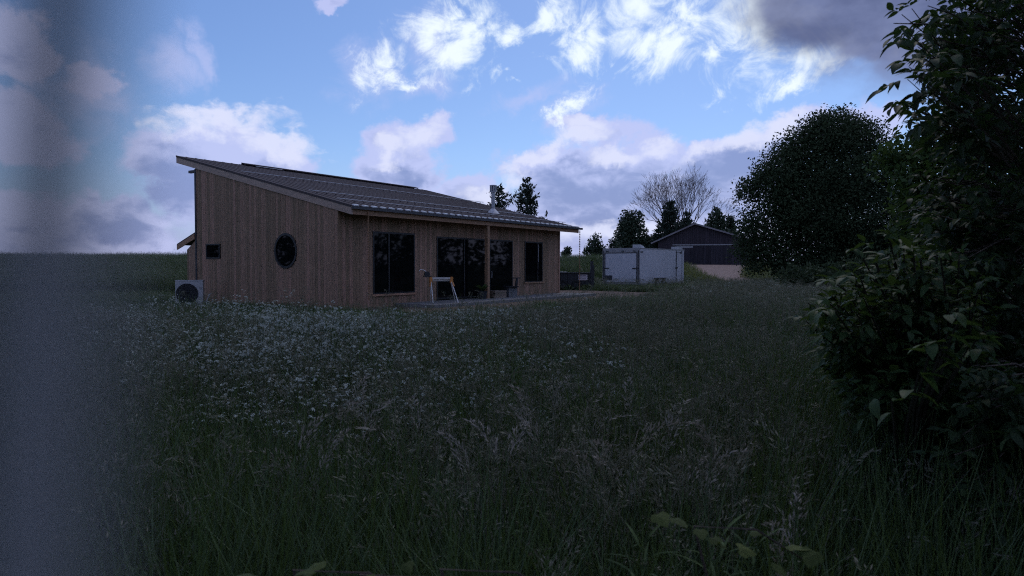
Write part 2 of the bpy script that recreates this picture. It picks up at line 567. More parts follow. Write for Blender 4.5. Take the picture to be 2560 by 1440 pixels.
def drive_mask(x, y):
    c = np.interp(y, [48, 60, 72, 86], [17.2, 18.6, 22.0, 25.5])
    w = np.interp(y, [48, 60, 72, 86], [1.1, 1.9, 3.0, 5.0])
    return np.abs(x - c) < w + 0.25 * np.sin(y * 1.7) + 0.2 * np.sin(y * 4.1 + x)


grid("gravel_drive", np.arange(13, 36, 0.3), np.arange(47, 86.5, 0.3), M['gravel'], 0.015, drive_mask)

# ------------------------------------------------------------------ the house
L, W = 14.21, 8.22
ZR, SL = 3.593, 0.2432               # roof plane height over the front wall, slope
EO, LO, BO, RO = 0.70, 0.05, 1.25, 0.80
FA = 0.28


def zroof(b):
    return ZR + SL * b


house = thing("house", "single storey cedar clad house with long sloping metal shed roof behind the white wildflowers", "house", HP, HR)
ZB = -0.15                            # walls start a little below the ground
m = MB()
zt = lambda b: zroof(b) - FA - 0.02
m.hexa([(0.03, 0.03, ZB), (L - 0.03, 0.03, ZB), (L - 0.03, W - 0.03, ZB), (0.03, W - 0.03, ZB)],
       [(0.03, 0.03, zt(0.03)), (L - 0.03, 0.03, zt(0.03)), (L - 0.03, W - 0.03, zt(W - 0.03)), (0.03, W - 0.03, zt(W - 0.03))])
wall_core = m.build("wall", M['sheath'], house)

WIN_SQ = (6.60, 7.52, 1.72, 2.29)     # b0,b1,z0,z1 on the end wall
RB, RZ, RR = 2.655, 1.98, 0.585       # round window
WINS = [(1.52, 3.64, 0.46, 2.66), (4.88, 10.08, 0.16, 2.60), (11.06, 12.63, 0.70, 2.60)]


def board_end(b0, b1, z0, z1a, z1b):
    g = 0.004
    x0, x1 = -0.024 + rng.uniform(-0.002, 0.002), 0.031
    mm = MB()
    mm.hexa([(x0, b0 + g, z0), (x1, b0 + g, z0), (x1, b1 - g, z0), (x0, b1 - g, z0)],
            [(x0, b0 + g, z1a), (x1, b0 + g, z1a), (x1, b1 - g, z1b), (x0, b1 - g, z1b)])
    mm.build("board", M['cedar'], wall_core)


nb = 59
bw = W / nb
for i in range(nb):
    b0, b1 = i * bw, (i + 1) * bw
    mid = (b0 + b1) / 2
    top = (zt(b0) + 0.015, zt(b1) + 0.015)
    cuts = []
    if WIN_SQ[0] < mid < WIN_SQ[1]:
        cuts = [(WIN_SQ[2], WIN_SQ[3])]
    d = max(0, abs(mid - RB) - bw * 0.25)
    if d < RR:
        h = math.sqrt(RR * RR - d * d)
        cuts = [(RZ - h, RZ + h)]
    if cuts:
        board_end(b0, b1, ZB, cuts[0][0], cuts[0][0])
        board_end(b0, b1, cuts[0][1], *top)
    else:
        board_end(b0, b1, ZB, *top)


def board_front(a0, a1, z0, z1):
    g = 0.004
    mm = MB()
    mm.box(a0 + g, a1 - g, -0.024 + rng.uniform(-0.002, 0.002), 0.031, z0, z1)
    mm.build("board", M['cedar'], wall_core)


edges = [0.0]
cuts_a = sorted([x for w in WINS for x in w[:2]] + [L])
for c_ in cuts_a:
    n = max(1, round((c_ - edges[-1]) / 0.145))
    s = edges[-1]
    edges += [s + (c_ - s) * (k + 1) / n for k in range(n)]
for a0, a1 in zip(edges[:-1], edges[1:]):
    mid = (a0 + a1) / 2
    top = zt(0) + 0.01
    w = next((w for w in WINS if w[0] < mid < w[1]), None)
    if w:
        if w[2] > 0.3:
            board_front(a0, a1, ZB, w[2])
        board_front(a0, a1, w[3], top)
    else:
        board_front(a0, a1, ZB, top)
# corner boards
for (x0, x1, y0, y1) in ((-0.05, 0.05, -0.05, -0.026), (-0.05, -0.026, -0.026, 0.06)):
    MB().box(x0, x1, y0, y1, ZB, zt(0) - 0.02).build("corner_board", M['cedar'], house)
MB().box(L - 0.08, L + 0.035, -0.05, -0.027, ZB, zt(0) - 0.02).build("corner_board", M['cedar'], house)
# dark strip of the rear corner
MB().box(-0.045, -0.026, W - 0.07, W + 0.03, ZB, zt(W) - 0.05).build("corner_board", M['black'], house)
# ledger end poking out at the top rear corner
MB().box(-0.02, 0.10, W + 0.03, W + 0.48, zt(W) - 0.17, zt(W) - 0.07).build("beam_end", M['black'], house)


def rect_frame(mm, axis, p, u0, u1, z0, z1, t=0.06, d0=-0.045, d1=0.02):
    """window frame of four bars; axis 'x' = on the front wall, 'y' = on the end wall"""
    bars = [(u0, u1, z0, z0 + t), (u0, u1, z1 - t, z1), (u0, u0 + t, z0 + t, z1 - t), (u1 - t, u1, z0 + t, z1 - t)]
    for a0, a1, b0, b1 in bars:
        if axis == 'x':
            mm.box(a0, a1, d0, d1, b0, b1)
        else:
            mm.box(d0, d1, a0, a1, b0, b1)


def window_front(a0, a1, z0, z1, mull, name="window"):
    mm = MB()
    rect_frame(mm, 'x', 0, a0, a1, z0, z1)
    w_ = mm.build(name, M['frame'], house)
    xs = [a0 + 0.06] + list(mull) + [a1 - 0.06]
    for x in mull:
        MB().box(x - 0.03, x + 0.03, -0.04, 0.015, z0 + 0.06, z1 - 0.06).build("mullion", M['frame'], w_)
    for k in range(len(xs) - 1):
        MB().box(xs[k] + (0.03 if k else 0), xs[k + 1] - (0.03 if k < len(xs) - 2 else 0), -0.006, 0.014, z0 + 0.06, z1 - 0.06).build("pane", M['glass'], w_)
    return w_


w1 = window_front(*WINS[0], [2.30])
MB().box(1.46, 3.70, -0.085, -0.046, WINS[0][2] - 0.05, WINS[0][2] + 0.015).build("sill", M['cedar_warm'], w1)
w2 = window_front(*WINS[1], [6.6, 8.35], "patio_door")
MB().box(8.44, 8.47, -0.075, -0.042, 0.95, 1.25).build("handle", M['steel'], w2)
w3 = window_front(*WINS[2], [12.20])
MB().box(12.225, 12.25, -0.052, -0.0405, 1.66, 2.5).build("lit_strip", M['white'], w3)  # lit strip beside the mullion, its brightness put into white colour
MB().box(11.0, 12.69, -0.085, -0.046, WINS[2][2] - 0.05, WINS[2][2] + 0.015).build("sill", M['cedar_warm'], w3)
mm = MB()
rect_frame(mm, 'y', 0, WIN_SQ[0], WIN_SQ[1], WIN_SQ[2], WIN_SQ[3], 0.05)
ws = mm.build("window", M['frame'], house)
MB().box(-0.004, 0.014, WIN_SQ[0] + 0.05, WIN_SQ[1] - 0.05, WIN_SQ[2] + 0.05, WIN_SQ[3] - 0.05).build("pane", M['glass'], ws)
# round window: ring and disc
n = 48
vs, fs = [], []
for k in range(n):
    a = 2 * math.pi * k / n
    for r_, x in ((RR + 0.035, -0.028), (RR + 0.035, -0.05), (RR - 0.045, -0.05), (RR - 0.045, 0.0)):
        vs.append((x, RB + r_ * math.cos(a), RZ + r_ * math.sin(a)))
for k in range(n):
    k2 = (k + 1) % n
    for j in range(3):
        fs.append((k * 4 + j, k * 4 + j + 1, k2 * 4 + j + 1, k2 * 4 + j))
wr = MB().add(vs, fs).build("round_window", M['frame'], house)
MB().add([(-0.006, RB + (RR - 0.046) * math.cos(2 * math.pi * k / n), RZ + (RR - 0.046) * math.sin(2 * math.pi * k / n)) for k in range(n)],
         [tuple(range(n))]).build("pane", M['glass'], wr)

# roof: slab, panels with standing seams, rails, ridge cap
A0, A1, B0, B1 = -LO, L + RO, -EO, W + BO
m = MB()
z_ = lambda b: zroof(b) - 0.035
m.hexa([(A0 + .045, B0 + .045, z_(B0) - 0.16), (A1 - .045, B0 + .045, z_(B0) - 0.16), (A1 - .045, B1 - .045, z_(B1) - 0.16), (A0 + .045, B1 - .045, z_(B1) - 0.16)],
       [(A0 + .01, B0 + .01, z_(B0 + .01)), (A1 - .01, B0 + .01, z_(B0 + .01)), (A1 - .01, B1 - .01, z_(B1 - .01)), (A0 + .01, B1 - .01, z_(B1 - .01))])
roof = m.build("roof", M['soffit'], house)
NP = 37
pw = (A1 - A0 + 0.04) / NP
LR = math.hypot(B1 - B0, SL * (B1 - B0))
pm = MB()
pm.box(0, pw, -0.03, LR + 0.02, 0.0, 0.012)
pm.box(-0.010, 0.010, -0.035, LR + 0.02, 0.0121, 0.026)
p0 = None
for i in range(NP):
    if p0 is None:
        o = p0 = pm.build("roof_panel", M['roofmetal'], roof)
    else:
        o = p0.copy()
        COL.objects.link(o)
    o.location = (A0 - 0.02 + i * pw, B0, zroof(B0) - 0.03)
    o.rotation_euler = (math.atan(SL), 0, 0)
roofM = Matrix.Translation((0, 0, ZR)) @ Matrix.Rotation(math.atan(SL), 4, 'X')


def on_roof(name, mm, mat_, parent=roof):
    o = mm.build(name, mat_, parent)
    o.matrix_local = roofM
    return o


for br, hgt in ((5.25, 0.085), (1.45, 0.085), (0.05, 0.075)):
    q = br * math.hypot(1, SL)
    mm = MB()
    mm.tube([(A0 + 0.05, q, hgt), (A1 - 0.1, q, hgt)], 0.012, 6)
    rail = on_roof("snow_rail", mm, M['rail'])
    mb = MB()
    for i in range(1, NP):
        x = A0 - 0.02 + i * pw
        mb.box(x - 0.012, x + 0.012, q - 0.05, q + 0.02, 0.016, 0.05)
    br_ = mb.build("bracket", M['roofmetal'], roof)
    br_.matrix_local = roofM
    br_["kind"] = "stuff"
# rib ends at the eave, sun glints painted on as pale strips
mb = MB()
for i in range(NP):
    x = A0 - 0.02 + i * pw
    mb.box(x + 0.10, x + pw - 0.10, -EO * math.hypot(1, SL) - 0.045, -EO * math.hypot(1, SL) + 0.06, -0.020, 0.022)
o = on_roof("eave_glint", mb, M['bright'])
o["kind"] = "stuff"
# ridge cap, raised over most of the top edge
mm = MB()
q = B1 * math.hypot(1, SL)
mm.box(2.9, A1 - 1.0, q - 0.30, q + 0.06, 0.055, 0.07)
mm.box(2.9, A1 - 1.0, q + 0.04, q + 0.06, -0.06, 0.0549)
mm.box(2.9, A1 - 1.0, q - 0.26, q - 0.04, 0.02, 0.0549)
on_roof("ridge_cap", mm, M['roofmetal'])
on_roof("flashing", MB().box(3.2, 4.6, q - 0.62, q - 0.50, 0.046, 0.05), M['rail'])
# rake and eave fascia, soffit
m = MB()
m.hexa([(A0 - .02, B0 - .01, zroof(B0) - FA - .03), (A0 + .04, B0 - .01, zroof(B0) - FA - .03), (A0 + .04, B1, zroof(B1) - FA - .03), (A0 - .02, B1, zroof(B1) - FA - .03)],
       [(A0 - .02, B0 - .01, zroof(B0) - .04), (A0 + .04, B0 - .01, zroof(B0) - .04), (A0 + .04, B1, zroof(B1) - .04), (A0 - .02, B1, zroof(B1) - .04)])
m.build("rake_fascia", M['fascia'], house)
MB().hexa([(A0 - .035, B0, zroof(B0) - .075), (A0 - .0205, B0, zroof(B0) - .075), (A0 - .0205, B1 + .01, zroof(B1) - .075), (A0 - .035, B1 + .01, zroof(B1) - .075)],
          [(A0 - .035, B0, zroof(B0) - .012), (A0 - .0205, B0, zroof(B0) - .012), (A0 - .0205, B1 + .01, zroof(B1) - .012), (A0 - .035, B1 + .01, zroof(B1) - .012)]).build("drip_edge", M['roofmetal'], house)
m = MB()
m.hexa([(A1 - .04, B0 + .05, zroof(B0) - FA - .03), (A1 + .02, B0 + .05, zroof(B0) - FA - .03), (A1 + .02, B1, zroof(B1) - FA - .03), (A1 - .04, B1, zroof(B1) - FA - .03)],
       [(A1 - .04, B0 + .05, zroof(B0) - .04), (A1 + .02, B0 + .05, zroof(B0) - .04), (A1 + .02, B1, zroof(B1) - .04), (A1 - .04, B1, zroof(B1) - .04)])
m.build("rake_fascia", M['fascia'], house)
MB().box(A0 + .041, A1 - .041, B0 - .005, B0 + .04, zroof(B0) - FA - .02, zroof(B0) - .055).build("eave_fascia", M['cedar_warm'], house)
MB().box(A0 + .041, A1 - .041, B1 - .04, B1 + .005, zroof(B1) - FA - .02, zroof(B1) - .055).build("eave_fascia", M['fascia'], house)
m = MB()
gz = zroof(B0) - 0.05
m.box(A0 + .0, A1 + .16, B0 - .125, B0 - .115, gz - .085, gz)
m.box(A0 + .0, A1 + .16, B0 - .115, B0 - .008, gz - .085, gz - .075)
m.box(A0 - .01, A0 + .0, B0 - .125, B0 - .012, gz - .085, gz)
m.box(A1 + .16, A1 + .17, B0 - .125, B0 - .012, gz - .085, gz)
m.build("gutter", M['darkmetal'], house)
# exposed rafters under the front eave
r0 = None
for i in range(24):
    x = 0.3 + i * (L - 0.2) / 23
    if r0 is None:
        mm = MB()
        mm.hexa([(-.02, B0 + .06, zroof(B0) - FA), (.02, B0 + .06, zroof(B0) - FA), (.02, -.03, zroof(0) - FA - .01), (-.02, -.03, zroof(0) - FA - .01)],
                [(-.02, B0 + .06, zroof(B0) - .20), (.02, B0 + .06, zroof(B0) - .20), (.02, -.03, zroof(0) - .20), (-.02, -.03, zroof(0) - .20)])
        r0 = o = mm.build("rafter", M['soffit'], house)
    else:
        o = r0.copy()
        COL.objects.link(o)
    o.location.x = x
# porch post
MB().box(7.34, 7.49, -0.66, -0.51, 0.12, zroof(-0.6) - 0.201).build("porch_post", M['cedar_warm'], house)
# flue
fx, fb = 10.55, 1.40
fz = zroof(fb)
m = MB()
m.tube([(fx, fb, fz - 0.1), (fx, fb, fz + 1.0)], 0.085, 16)
flue = m.build("flue_pipe", M['steel'], house, smooth=False)
m = MB()
m.tube([(fx, fb, fz - 0.06), (fx, fb, fz + 0.05), (fx, fb, fz + 0.19)], [0.32, 0.22, 0.09], 16)
m.build("flashing_cone", M['rail'], flue)
m = MB()
m.tube([(fx, fb, fz + .96), (fx, fb, fz + 1.0)], 0.155, 12)
m.tube([(fx, fb, fz + 1.24), (fx, fb, fz + 1.28)], 0.165, 12)
m.tube([(fx, fb, fz + 1.0), (fx, fb, fz + 1.24)], 0.085, 12)
for k in range(8):
    a = 2 * math.pi * k / 8
    m.box(-.035, .035, -.004, .004, fz + 1.0, fz + 1.24, 0, Matrix.Translation((fx + .15 * math.cos(a), fb + .15 * math.sin(a), 0)) @ Matrix.Rotation(a + math.pi / 2, 4, 'Z'))
m.build("flue_cap", M['steel'], flue)
# rear lean-to
m = MB()
m.hexa([(0.03, W, ZB - .1), (4.0, W, ZB - .1), (4.0, W + .62, ZB - .1), (0.03, W + .62, ZB - .1)], [(0.03, W, 2.48), (4.0, W, 2.48), (4.0, W + .62, 2.12), (0.03, W + .62, 2.12)])
lean = m.build("lean_to", M['sheath'], house)
for i in range(5):
    b0 = W + 0.03 + i * 0.125
    mm = MB()
    mm.hexa([(-.022, b0, ZB - .1), (.029, b0, ZB - .1), (.029, b0 + .119, ZB - .1), (-.022, b0 + .119, ZB - .1)],
            [(-.022, b0, 2.46 - (b0 - W) * .58), (.029, b0, 2.46 - (b0 - W) * .58), (.029, b0 + .119, 2.46 - (b0 + .119 - W) * .58), (-.022, b0 + .119, 2.46 - (b0 + .119 - W) * .58)])
    mm.build("board", M['cedar'], lean)
m = MB()
lz = lambda b: 2.76 - (b - W) * 0.33
m.hexa([(-.06, W + .035, lz(W) - .05), (4.1, W + .035, lz(W) - .05), (4.1, W + 1.32, lz(W + 1.32) - .05), (-.06, W + 1.32, lz(W + 1.32) - .05)],
       [(-.06, W + .035, lz(W)), (4.1, W + .035, lz(W)), (4.1, W + 1.32, lz(W + 1.32)), (-.06, W + 1.32, lz(W + 1.32))])
lr = m.build("lean_to_roof", M['roofmetal'], house)
m = MB()
m.hexa([(-.075, W + .035, lz(W) - .26), (-.03, W + .035, lz(W) - .26), (-.03, W + 1.30, lz(W + 1.3) - .24), (-.075, W + 1.30, lz(W + 1.3) - .24)],
       [(-.075, W + .035, lz(W) - .053), (-.03, W + .035, lz(W) - .053), (-.03, W + 1.30, lz(W + 1.3) - .053), (-.075, W + 1.30, lz(W + 1.3) - .053)])
m.build("fascia", M['cedar_warm'], lr)

# patio slab
o = MB().box(2.6, 14.6, -1.9, -0.05, -0.2, 0.12).build("patio", M['concrete'], None, kind="structure")
o.location, o.rotation_euler = HP, (0, 0, HR)


def hw(a, b, z=0.0):
    return HP + D1 * a + D2 * b + Vector((0, 0, z))


# ------------------------------------------------------------------ rain chains
def rain_chain(a, b, ztop, zbot, label):
    t = thing("rain_chain", label, "rain chain", hw(a, b, 0), HR, "rain chains at the ends of the gutter")
    t.location.z = zbot
    n = int((ztop - zbot) / 0.085)
    first = None
    for k in range(n):
        if first is None:
            mm = MB()
            mm.tube([(0, 0, 0.0), (0, 0, 0.03), (0, 0, 0.055)], [0.018, 0.030, 0.040], 8, cap=False)
            mm.tube([(0, 0, 0.05), (0, 0, 0.088)], 0.005, 5)
            first = o = mm.build("cup", M['copper'], t)
        else:
            o = first.copy()
            COL.objects.link(o)
        o.location = (0, 0, k * 0.0852)
    return t


rain_chain(0.62, -0.76, gz - 0.085, 0.35, "copper cup rain chain hanging before the left window of the cedar house")
rain_chain(14.98, -0.76, gz - 0.085, 0.2, "dark cup rain chain hanging free at the right end of the gutter")

# ------------------------------------------------------------------ heat pump
hp_c = at(476, 773, 24.9)
t = thing("heat_pump", "white outdoor heat pump unit standing by the rear corner of the cedar house", "heat pump", (hp_c.x, hp_c.y, -0.12), R(16))
m = MB()
m.box(-.46, .46, -.18, .18, .06, 1.02)
m.box(-.47, .47, -.19, .19, 1.0201, 1.045)
hp = m.build("casing", M['white'], t)
m = MB()
for rr in (0.08, 0.16, 0.24, 0.31, 0.37):
    pts = [(-.07 + rr * math.cos(2 * math.pi * k / 28), -.192, .55 + rr * math.sin(2 * math.pi * k / 28)) for k in range(29)]
    m.tube(pts, 0.006, 4, cap=False)
for k in range(12):
    a = math.pi * k / 12
    m.tube([(-.07 - .38 * math.cos(a), -.190, .55 - .38 * math.sin(a)), (-.07 + .38 * math.cos(a), -.190, .55 + .38 * math.sin(a))], 0.005, 4)
m.build("fan_grille", M['black'], t)
m = MB()
m.add([(-.07 + .37 * math.cos(2 * math.pi * k / 28), -.1815, .55 + .37 * math.sin(2 * math.pi * k / 28)) for k in range(28)], [tuple(reversed(range(28)))])
m.build("fan_opening", M['black'], t)
MB().box(.34, .43, -.187, -.181, .72, .80).build("badge", M['greytrim'], t)
for x in (-.34, .34):
    MB().box(x - .04, x + .04, -.2, .2, -.02, .0599).build("foot", M['black'], t)
MB().tube([(.462, .05, .22), (.54, .06, .26), (.60, .08, .38), (.62, .25, .5), (.62, .6, .52)], .03, 8).build("pipe", M['white'], t)

# ------------------------------------------------------------------ sawhorse on the patio
sh = at(1103, 757, 24.9)
t = thing("sawhorse", "folding sawhorse with pale rails and orange brackets on the patio", "sawhorse", (sh.x, sh.y, 0.12), R(14))
hgt = 0.93
for dz_, dy in ((0.0, -.06), (-.075, .05)):
    MB().box(-.42, .40, dy - .02, dy + .02, hgt - .07 + dz_, hgt + dz_).build("rail", M['alu'], t)
for sx in (-1, 1):
    for sy in (-1, 1):
        m = MB()
        m.tube([(sx * .36 - .02, sy * .045, hgt - .05), (sx * .46 + .12, sy * .34, 0.0)], [.020, .018], 6)
        m.build("leg", M['alu'], t)
    MB().tube([(sx * .43 + .06, -.20, .36), (sx * .43 + .06, .20, .36)], .013, 5).build("spreader", M['alu'], t)
    m = MB()
    m.box(sx * .38 - .05, sx * .38 + .05, -.10, .10, hgt - .20, hgt + .012)
    m.tube([(sx * .40, -.09, hgt - .17), (sx * .44 + .015, -.15, hgt - .33)], .03, 6)
    m.build("bracket", M['orange'], t)
t2 = thing("miter_saw", "small dark power saw lying on the left end of the sawhorse", "power saw", (sh.x - .46, sh.y - .08, 0.12 + hgt + .0), R(20))
m = MB()
m.box(-.16, .10, -.10, .10, .013, .06)
m.tube([(-.04, -.05, .12), (-.04, .06, .12)], .10, 14)
m.build("body", M['black'], t2)
MB().tube([(-.02, 0, .16), (-.16, .01, .26), (-.28, .02, .28), (-.34, .0, .22)], .016, 6).build("handle", M['alu'], t2)

# ------------------------------------------------------------------ odds and ends by the patio doors
p = at(1277, 735, 29.5)
t = thing("grill", "small dark kettle grill on a grey block base right of the porch post", "grill", (p.x, p.y, 0.12), R(30))
MB().box(-.20, .22, -.18, .18, 0, .42).build("base", M['tub'], t)
m = MB()
m.tube([(0, 0, .421), (0, 0, .47)], [.34, .36], 12)
m.build("tray", M['black'], t)
m = MB()
m.tube([(.28, .02, .471), (.30, .02, .62), (.34, .02, .80)], [.05, .06, .05], 8)
m.box(.12, .5, -.03, .05, .80, .84)
m.build("stand", M['black'], t)
p = at(1243, 735, 28.6)
t = thing("plank_pile", "low stack of short planks beside the foot of the porch post", "planks", (p.x, p.y, 0.12), R(48))
k = 0
for lz_ in range(6):
    for q_ in range(3):
        MB().box(-.34 + rng.uniform(-.04, .04), .34 + rng.uniform(-.04, .04), -.20 + q_ * .135, -.20 + q_ * .135 + .125, lz_ * .052, lz_ * .052 + .048).build("plank", M['plank'], t)
# fern-like plant in a tub at the post's foot
p = at(1206, 744, 27.6)
t = thing("potted_fern", "fern with arching fronds in a dark tub left of the porch post", "potted plant", (p.x, p.y, 0.12))
MB().tube([(0, 0, 0), (0, 0, .32)], [.15, .20], 12).build("tub", M['black'], t)
for k in range(13):
    a = k * 2.4
    ln = rng.uniform(.45, .75)
    vs, fs = [], []
    for s in range(7):
        u = s / 6
        rad = ln * u * .75
        zz = .3 + ln * (1.15 * u - .75 * u * u)
        wd = .055 * math.sin(math.pi * min(1, u + .12)) + .004
        c_, s_ = math.cos(a), math.sin(a)
        vs += [(rad * c_ - s_ * wd, rad * s_ + c_ * wd, zz - .02), (rad * c_ + s_ * wd, rad * s_ - c_ * wd, zz - .02)]
    for s in range(6):
        fs.append((2 * s, 2 * s + 1, 2 * s + 3, 2 * s + 2))
    MB().add(vs, fs).build("frond", M['weed'], t)

# ------------------------------------------------------------------ dark dump trailer behind the house corner
p = at(1440, 722, 41.0)
t = thing("dump_trailer", "dark low dump trailer with a white sign beyond the right corner of the house", "trailer", (p.x, p.y, float(ground_z(p.x, p.y))), R(-4))
m = MB()
m.box(-1.35, .85, -.0, .05, .38, 1.02)
m.box(-1.35, .85, 1.65, 1.70, .38, 1.02)
m.box(-1.35, -1.30, .051, 1.649, .38, 1.02)
m.box(.80, .85, .051, 1.649, .38, 1.02)
m.box(-1.35, .85, .0, 1.70, .32, .379)
m.build("box", M['black'], t)
for i in range(6):
    x = -1.30 + i * .42
    MB().box(x - .03, x + .03, -.04, -.001, .38, 1.0).build("rib", M['black'], t)
MB().box(-1.4, .9, -.06, .06, 1.021, 1.07).build("top_rail", M['darkmetal'], t)
MB().box(-1.3, -.55, -.12, .02, 1.071, 1.11).build("board", M['alu'], t)
sg = MB().box(.15, .68, -.066, -.042, .60, .93).build("sign", M['signwhite'], t)
m = MB()
for k, (x0, x1) in enumerate(((.22, .62), (.20, .40), (.44, .64), (.24, .60))):
    zz = (.87, .795, .795, .68)[k]
    m.box(x0, x1, -.0675, -.0661, zz - .018, zz + .018)
m.build("sign_print", M['signink'], sg)
MB().box(.86, 1.04, -.05, .25, .10, 1.75).build("gate_post", M['black'], t)
MB().box(1.041, 1.10, -.03, .2, .10, 1.5).build("gate_post", M['darkmetal'], t)
for x in (-.75, .0):
    w_ = MB().tube([(x, -.06, .30), (x, -.02, .30), (x, .16, .30), (x, .2, .30)], [.24, .30, .30, .24], 18).build("wheel", M['rubber'], t)
    MB().tube([(x, -.075, .30), (x, -.062, .30)], .14, 12).build("rim", M['black'], w_)
MB().box(-1.2, -1.1, .2, .3, .0, .32).build("jack", M['black'], t)

# ------------------------------------------------------------------ white cargo trailer
pc = at(1599, 718, 43.0)
t = thing("cargo_trailer", "white enclosed cargo trailer with roof vents parked on the dirt right of the house", "trailer", (pc.x, pc.y, float(ground_z(pc.x, pc.y)) - .02), R(-40))
# local: rear face along -x from the near corner, side runs along +y ... corner at origin
TW, TL, TB, TT = 2.70, 6.2, 0.28, 2.58
body = MB().box(-TW, 0, 0, TL, TB, TT).build("body", M['whitepanel'], t)
m = MB()
m.box(-TW - .03, .03, -.03, TL + .03, TT + .0005, TT + .05)
m.build("roof_rim", M['greytrim'], t)
# rear frame and ramp door
m = MB()
m.box(-TW - .02, -TW + .12, -.05, -.0005, TB, TT)
m.box(-.14, .02, -.05, -.0005, TB, TT)
m.box(-TW + .1205, -.1405, -.05, -.0005, TT - .24, TT)
m.box(-TW + .1205, -.1405, -.05, -.0005, TB, TB + .12)
m.build("rear_frame", M['greytrim'], t)
ramp = MB().box(-TW + .20, -.22, -.055, -.0006, TB + .16, TT - .30).build("ramp_door", M['whitepanel'], t)
m = MB()
m.box(-TW + .13, -TW + .195, -.03, -.0007, TB + .13, TT - .25)
m.box(-.215, -.15, -.03, -.0007, TB + .13, TT - .25)
m.box(-TW + .196, -.216, -.03, -.0007, TT - .295, TT - .25)
m.build("door_seal", M['black'], t)
for x0, x1 in ((-TW + .02, -TW + .5), (-.5, -.03)):
    MB().box(x0, x1, -.085, -.056, 1.30, 1.36).build("latch_bar", M['black'], ramp)
for x in (-TW + .06, -.07):
    MB().tube([(x, -.075, TB + .1), (x, -.075, TT - .1)], .022, 6).build("lock_rod", M['black'], t)
MB().box(-TW + .22, -TW + .70, -.10, -.0555, TB + .30, TB + .58).build("number_plate", M['black'], ramp)
for x in (-TW + .35, -1.2, -.35):
    MB().box(x - .10, x + .10, -.09, -.0555, TT - .17, TT - .12).build("marker_light", M['black'], t)
# side door, trims, lights
m = MB()
m.box(.0005, .03, TL - 1.20, TL - 1.16, TB + .05, TT - .06)
m.box(.0005, .03, TL - .36, TL - .32, TB + .05, TT - .06)
m.box(.0005, .03, TL - 1.1595, TL - .3605, TT - .16, TT - .12)
sd = m.build("side_door_frame", M['black'], t)
MB().box(.001, .02, TL - 1.155, TL - .365, TB + .06, TT - .17).build("side_door", M['whitepanel'], t)
MB().box(.0305, .07, TL - 1.26, TL - 1.08, 1.30, 1.42).build("handle", M['black'], sd)
for y in (.25, TL - .55):
    MB().box(.0006, .035, y - .14, y + .14, TT - .24, TT - .17).build("marker_light", M['black'], t)
MB().box(.0005, .028, .0, TL, TB, TB + .09).build("skirt_trim", M['greytrim'], t)
m = MB()
m.hexa([(-.75, .4, TT + .051), (-.2, .4, TT + .051), (-.2, 1.0, TT + .051), (-.75, 1.0, TT + .051)], [(-.75, .4, TT + .27), (-.2, .4, TT + .27), (-.28, .95, TT + .2), (-.67, .95, TT + .2)])
m.build("roof_vent", M['white'], t)
MB().box(-.6, -.05, TL - .75, TL - .15, TT + .051, TT + .24).build("roof_vent", M['white'], t)
for y in (2.3, 3.15):
    w_ = MB().tube([(-.22, y, .30), (-.18, y, .30), (.02, y, .30), (.05, y, .30)], [.27, .33, .33, .27], 20).build("wheel", M['rubber'], t)
    MB().tube([(.051, y, .30), (.065, y, .30)], .17, 14).build("rim", M['greytrim'], w_)
m = MB()
m.box(.0005, .16, 1.9, 3.55, .66, .70)
m.build("fender", M['black'], t)
MB().box(-1.4, -1.2, TL - .1, TL + .0, .0, TB).build("jack", M['black'], t)

# ------------------------------------------------------------------ barn
bz = 1.60
bx0, bx1 = 18.4, 29.9
bcx = 22.9
t = thing("barn", "dark low gabled barn at the head of the gravel drive", "barn", (bcx - bcx * math.cos(R(-15)), 85.5 - bcx * math.sin(R(-15)), bz), R(-15))
pk, ev = 5.15, 3.05
yb = 12.0
m = MB()
prof = [(bx0, -.4), (bx1, -.4), (bx1, ev - .1), (bcx, pk - .1), (bx0, ev - .1)]
m.hexa([(x, 0.05, z) for x, z in prof], [(x, yb, z) for x, z in prof])
m.build("wall", M['barnwall'], t)
nbd = 46
for i in range(nbd):
    x0 = bx0 + (bx1 - bx0) * i / nbd
    x1 = bx0 + (bx1 - bx0) * (i + 1) / nbd - .02
    f_ = lambda x: (pk - .12) - (pk - ev) * ((bcx - x) / (bcx - bx0) if x < bcx else (x - bcx) / (bx1 - bcx))
    mm = MB()
    dy = rng.uniform(-.008, .008)
    mm.hexa([(x0, .0 + dy, -.3), (x1, .0 + dy, -.3), (x1, .049, -.3), (x0, .049, -.3)], [(x0, .0 + dy, f_(x0)), (x1, .0 + dy, f_(x1)), (x1, .049, f_(x1)), (x0, .049, f_(x0))])
    mm.build("board", M['barnwall'], t)
for (xa, xb, za, zb_) in ((bx0 - .85, bcx, ev - .33, pk), (bcx, bx1 + .75, pk, ev - .28)):
    mm = MB()
    mm.hexa([(xa, -.45, za - .02), (xb, -.45, zb_ - .02), (xb, yb + .3, zb_ - .02), (xa, yb + .3, za - .02)][:4],
            [(xa, -.45, za + .06), (xb, -.45, zb_ + .06), (xb, yb + .3, zb_ + .06), (xa, yb + .3, za + .06)])
    rf = mm.build("roof", M['barnroof'], t)
    mm = MB()
    mm.hexa([(xa, -.50, za - .12), (xb, -.50, zb_ - .12), (xb, -.455, zb_ - .12), (xa, -.455, za - .12)], [(xa, -.50, za + .075), (xb, -.50, zb_ + .075), (xb, -.455, zb_ + .075), (xa, -.455, za + .075)])
    mm.build("rake_board", M['barnroof'], rf)
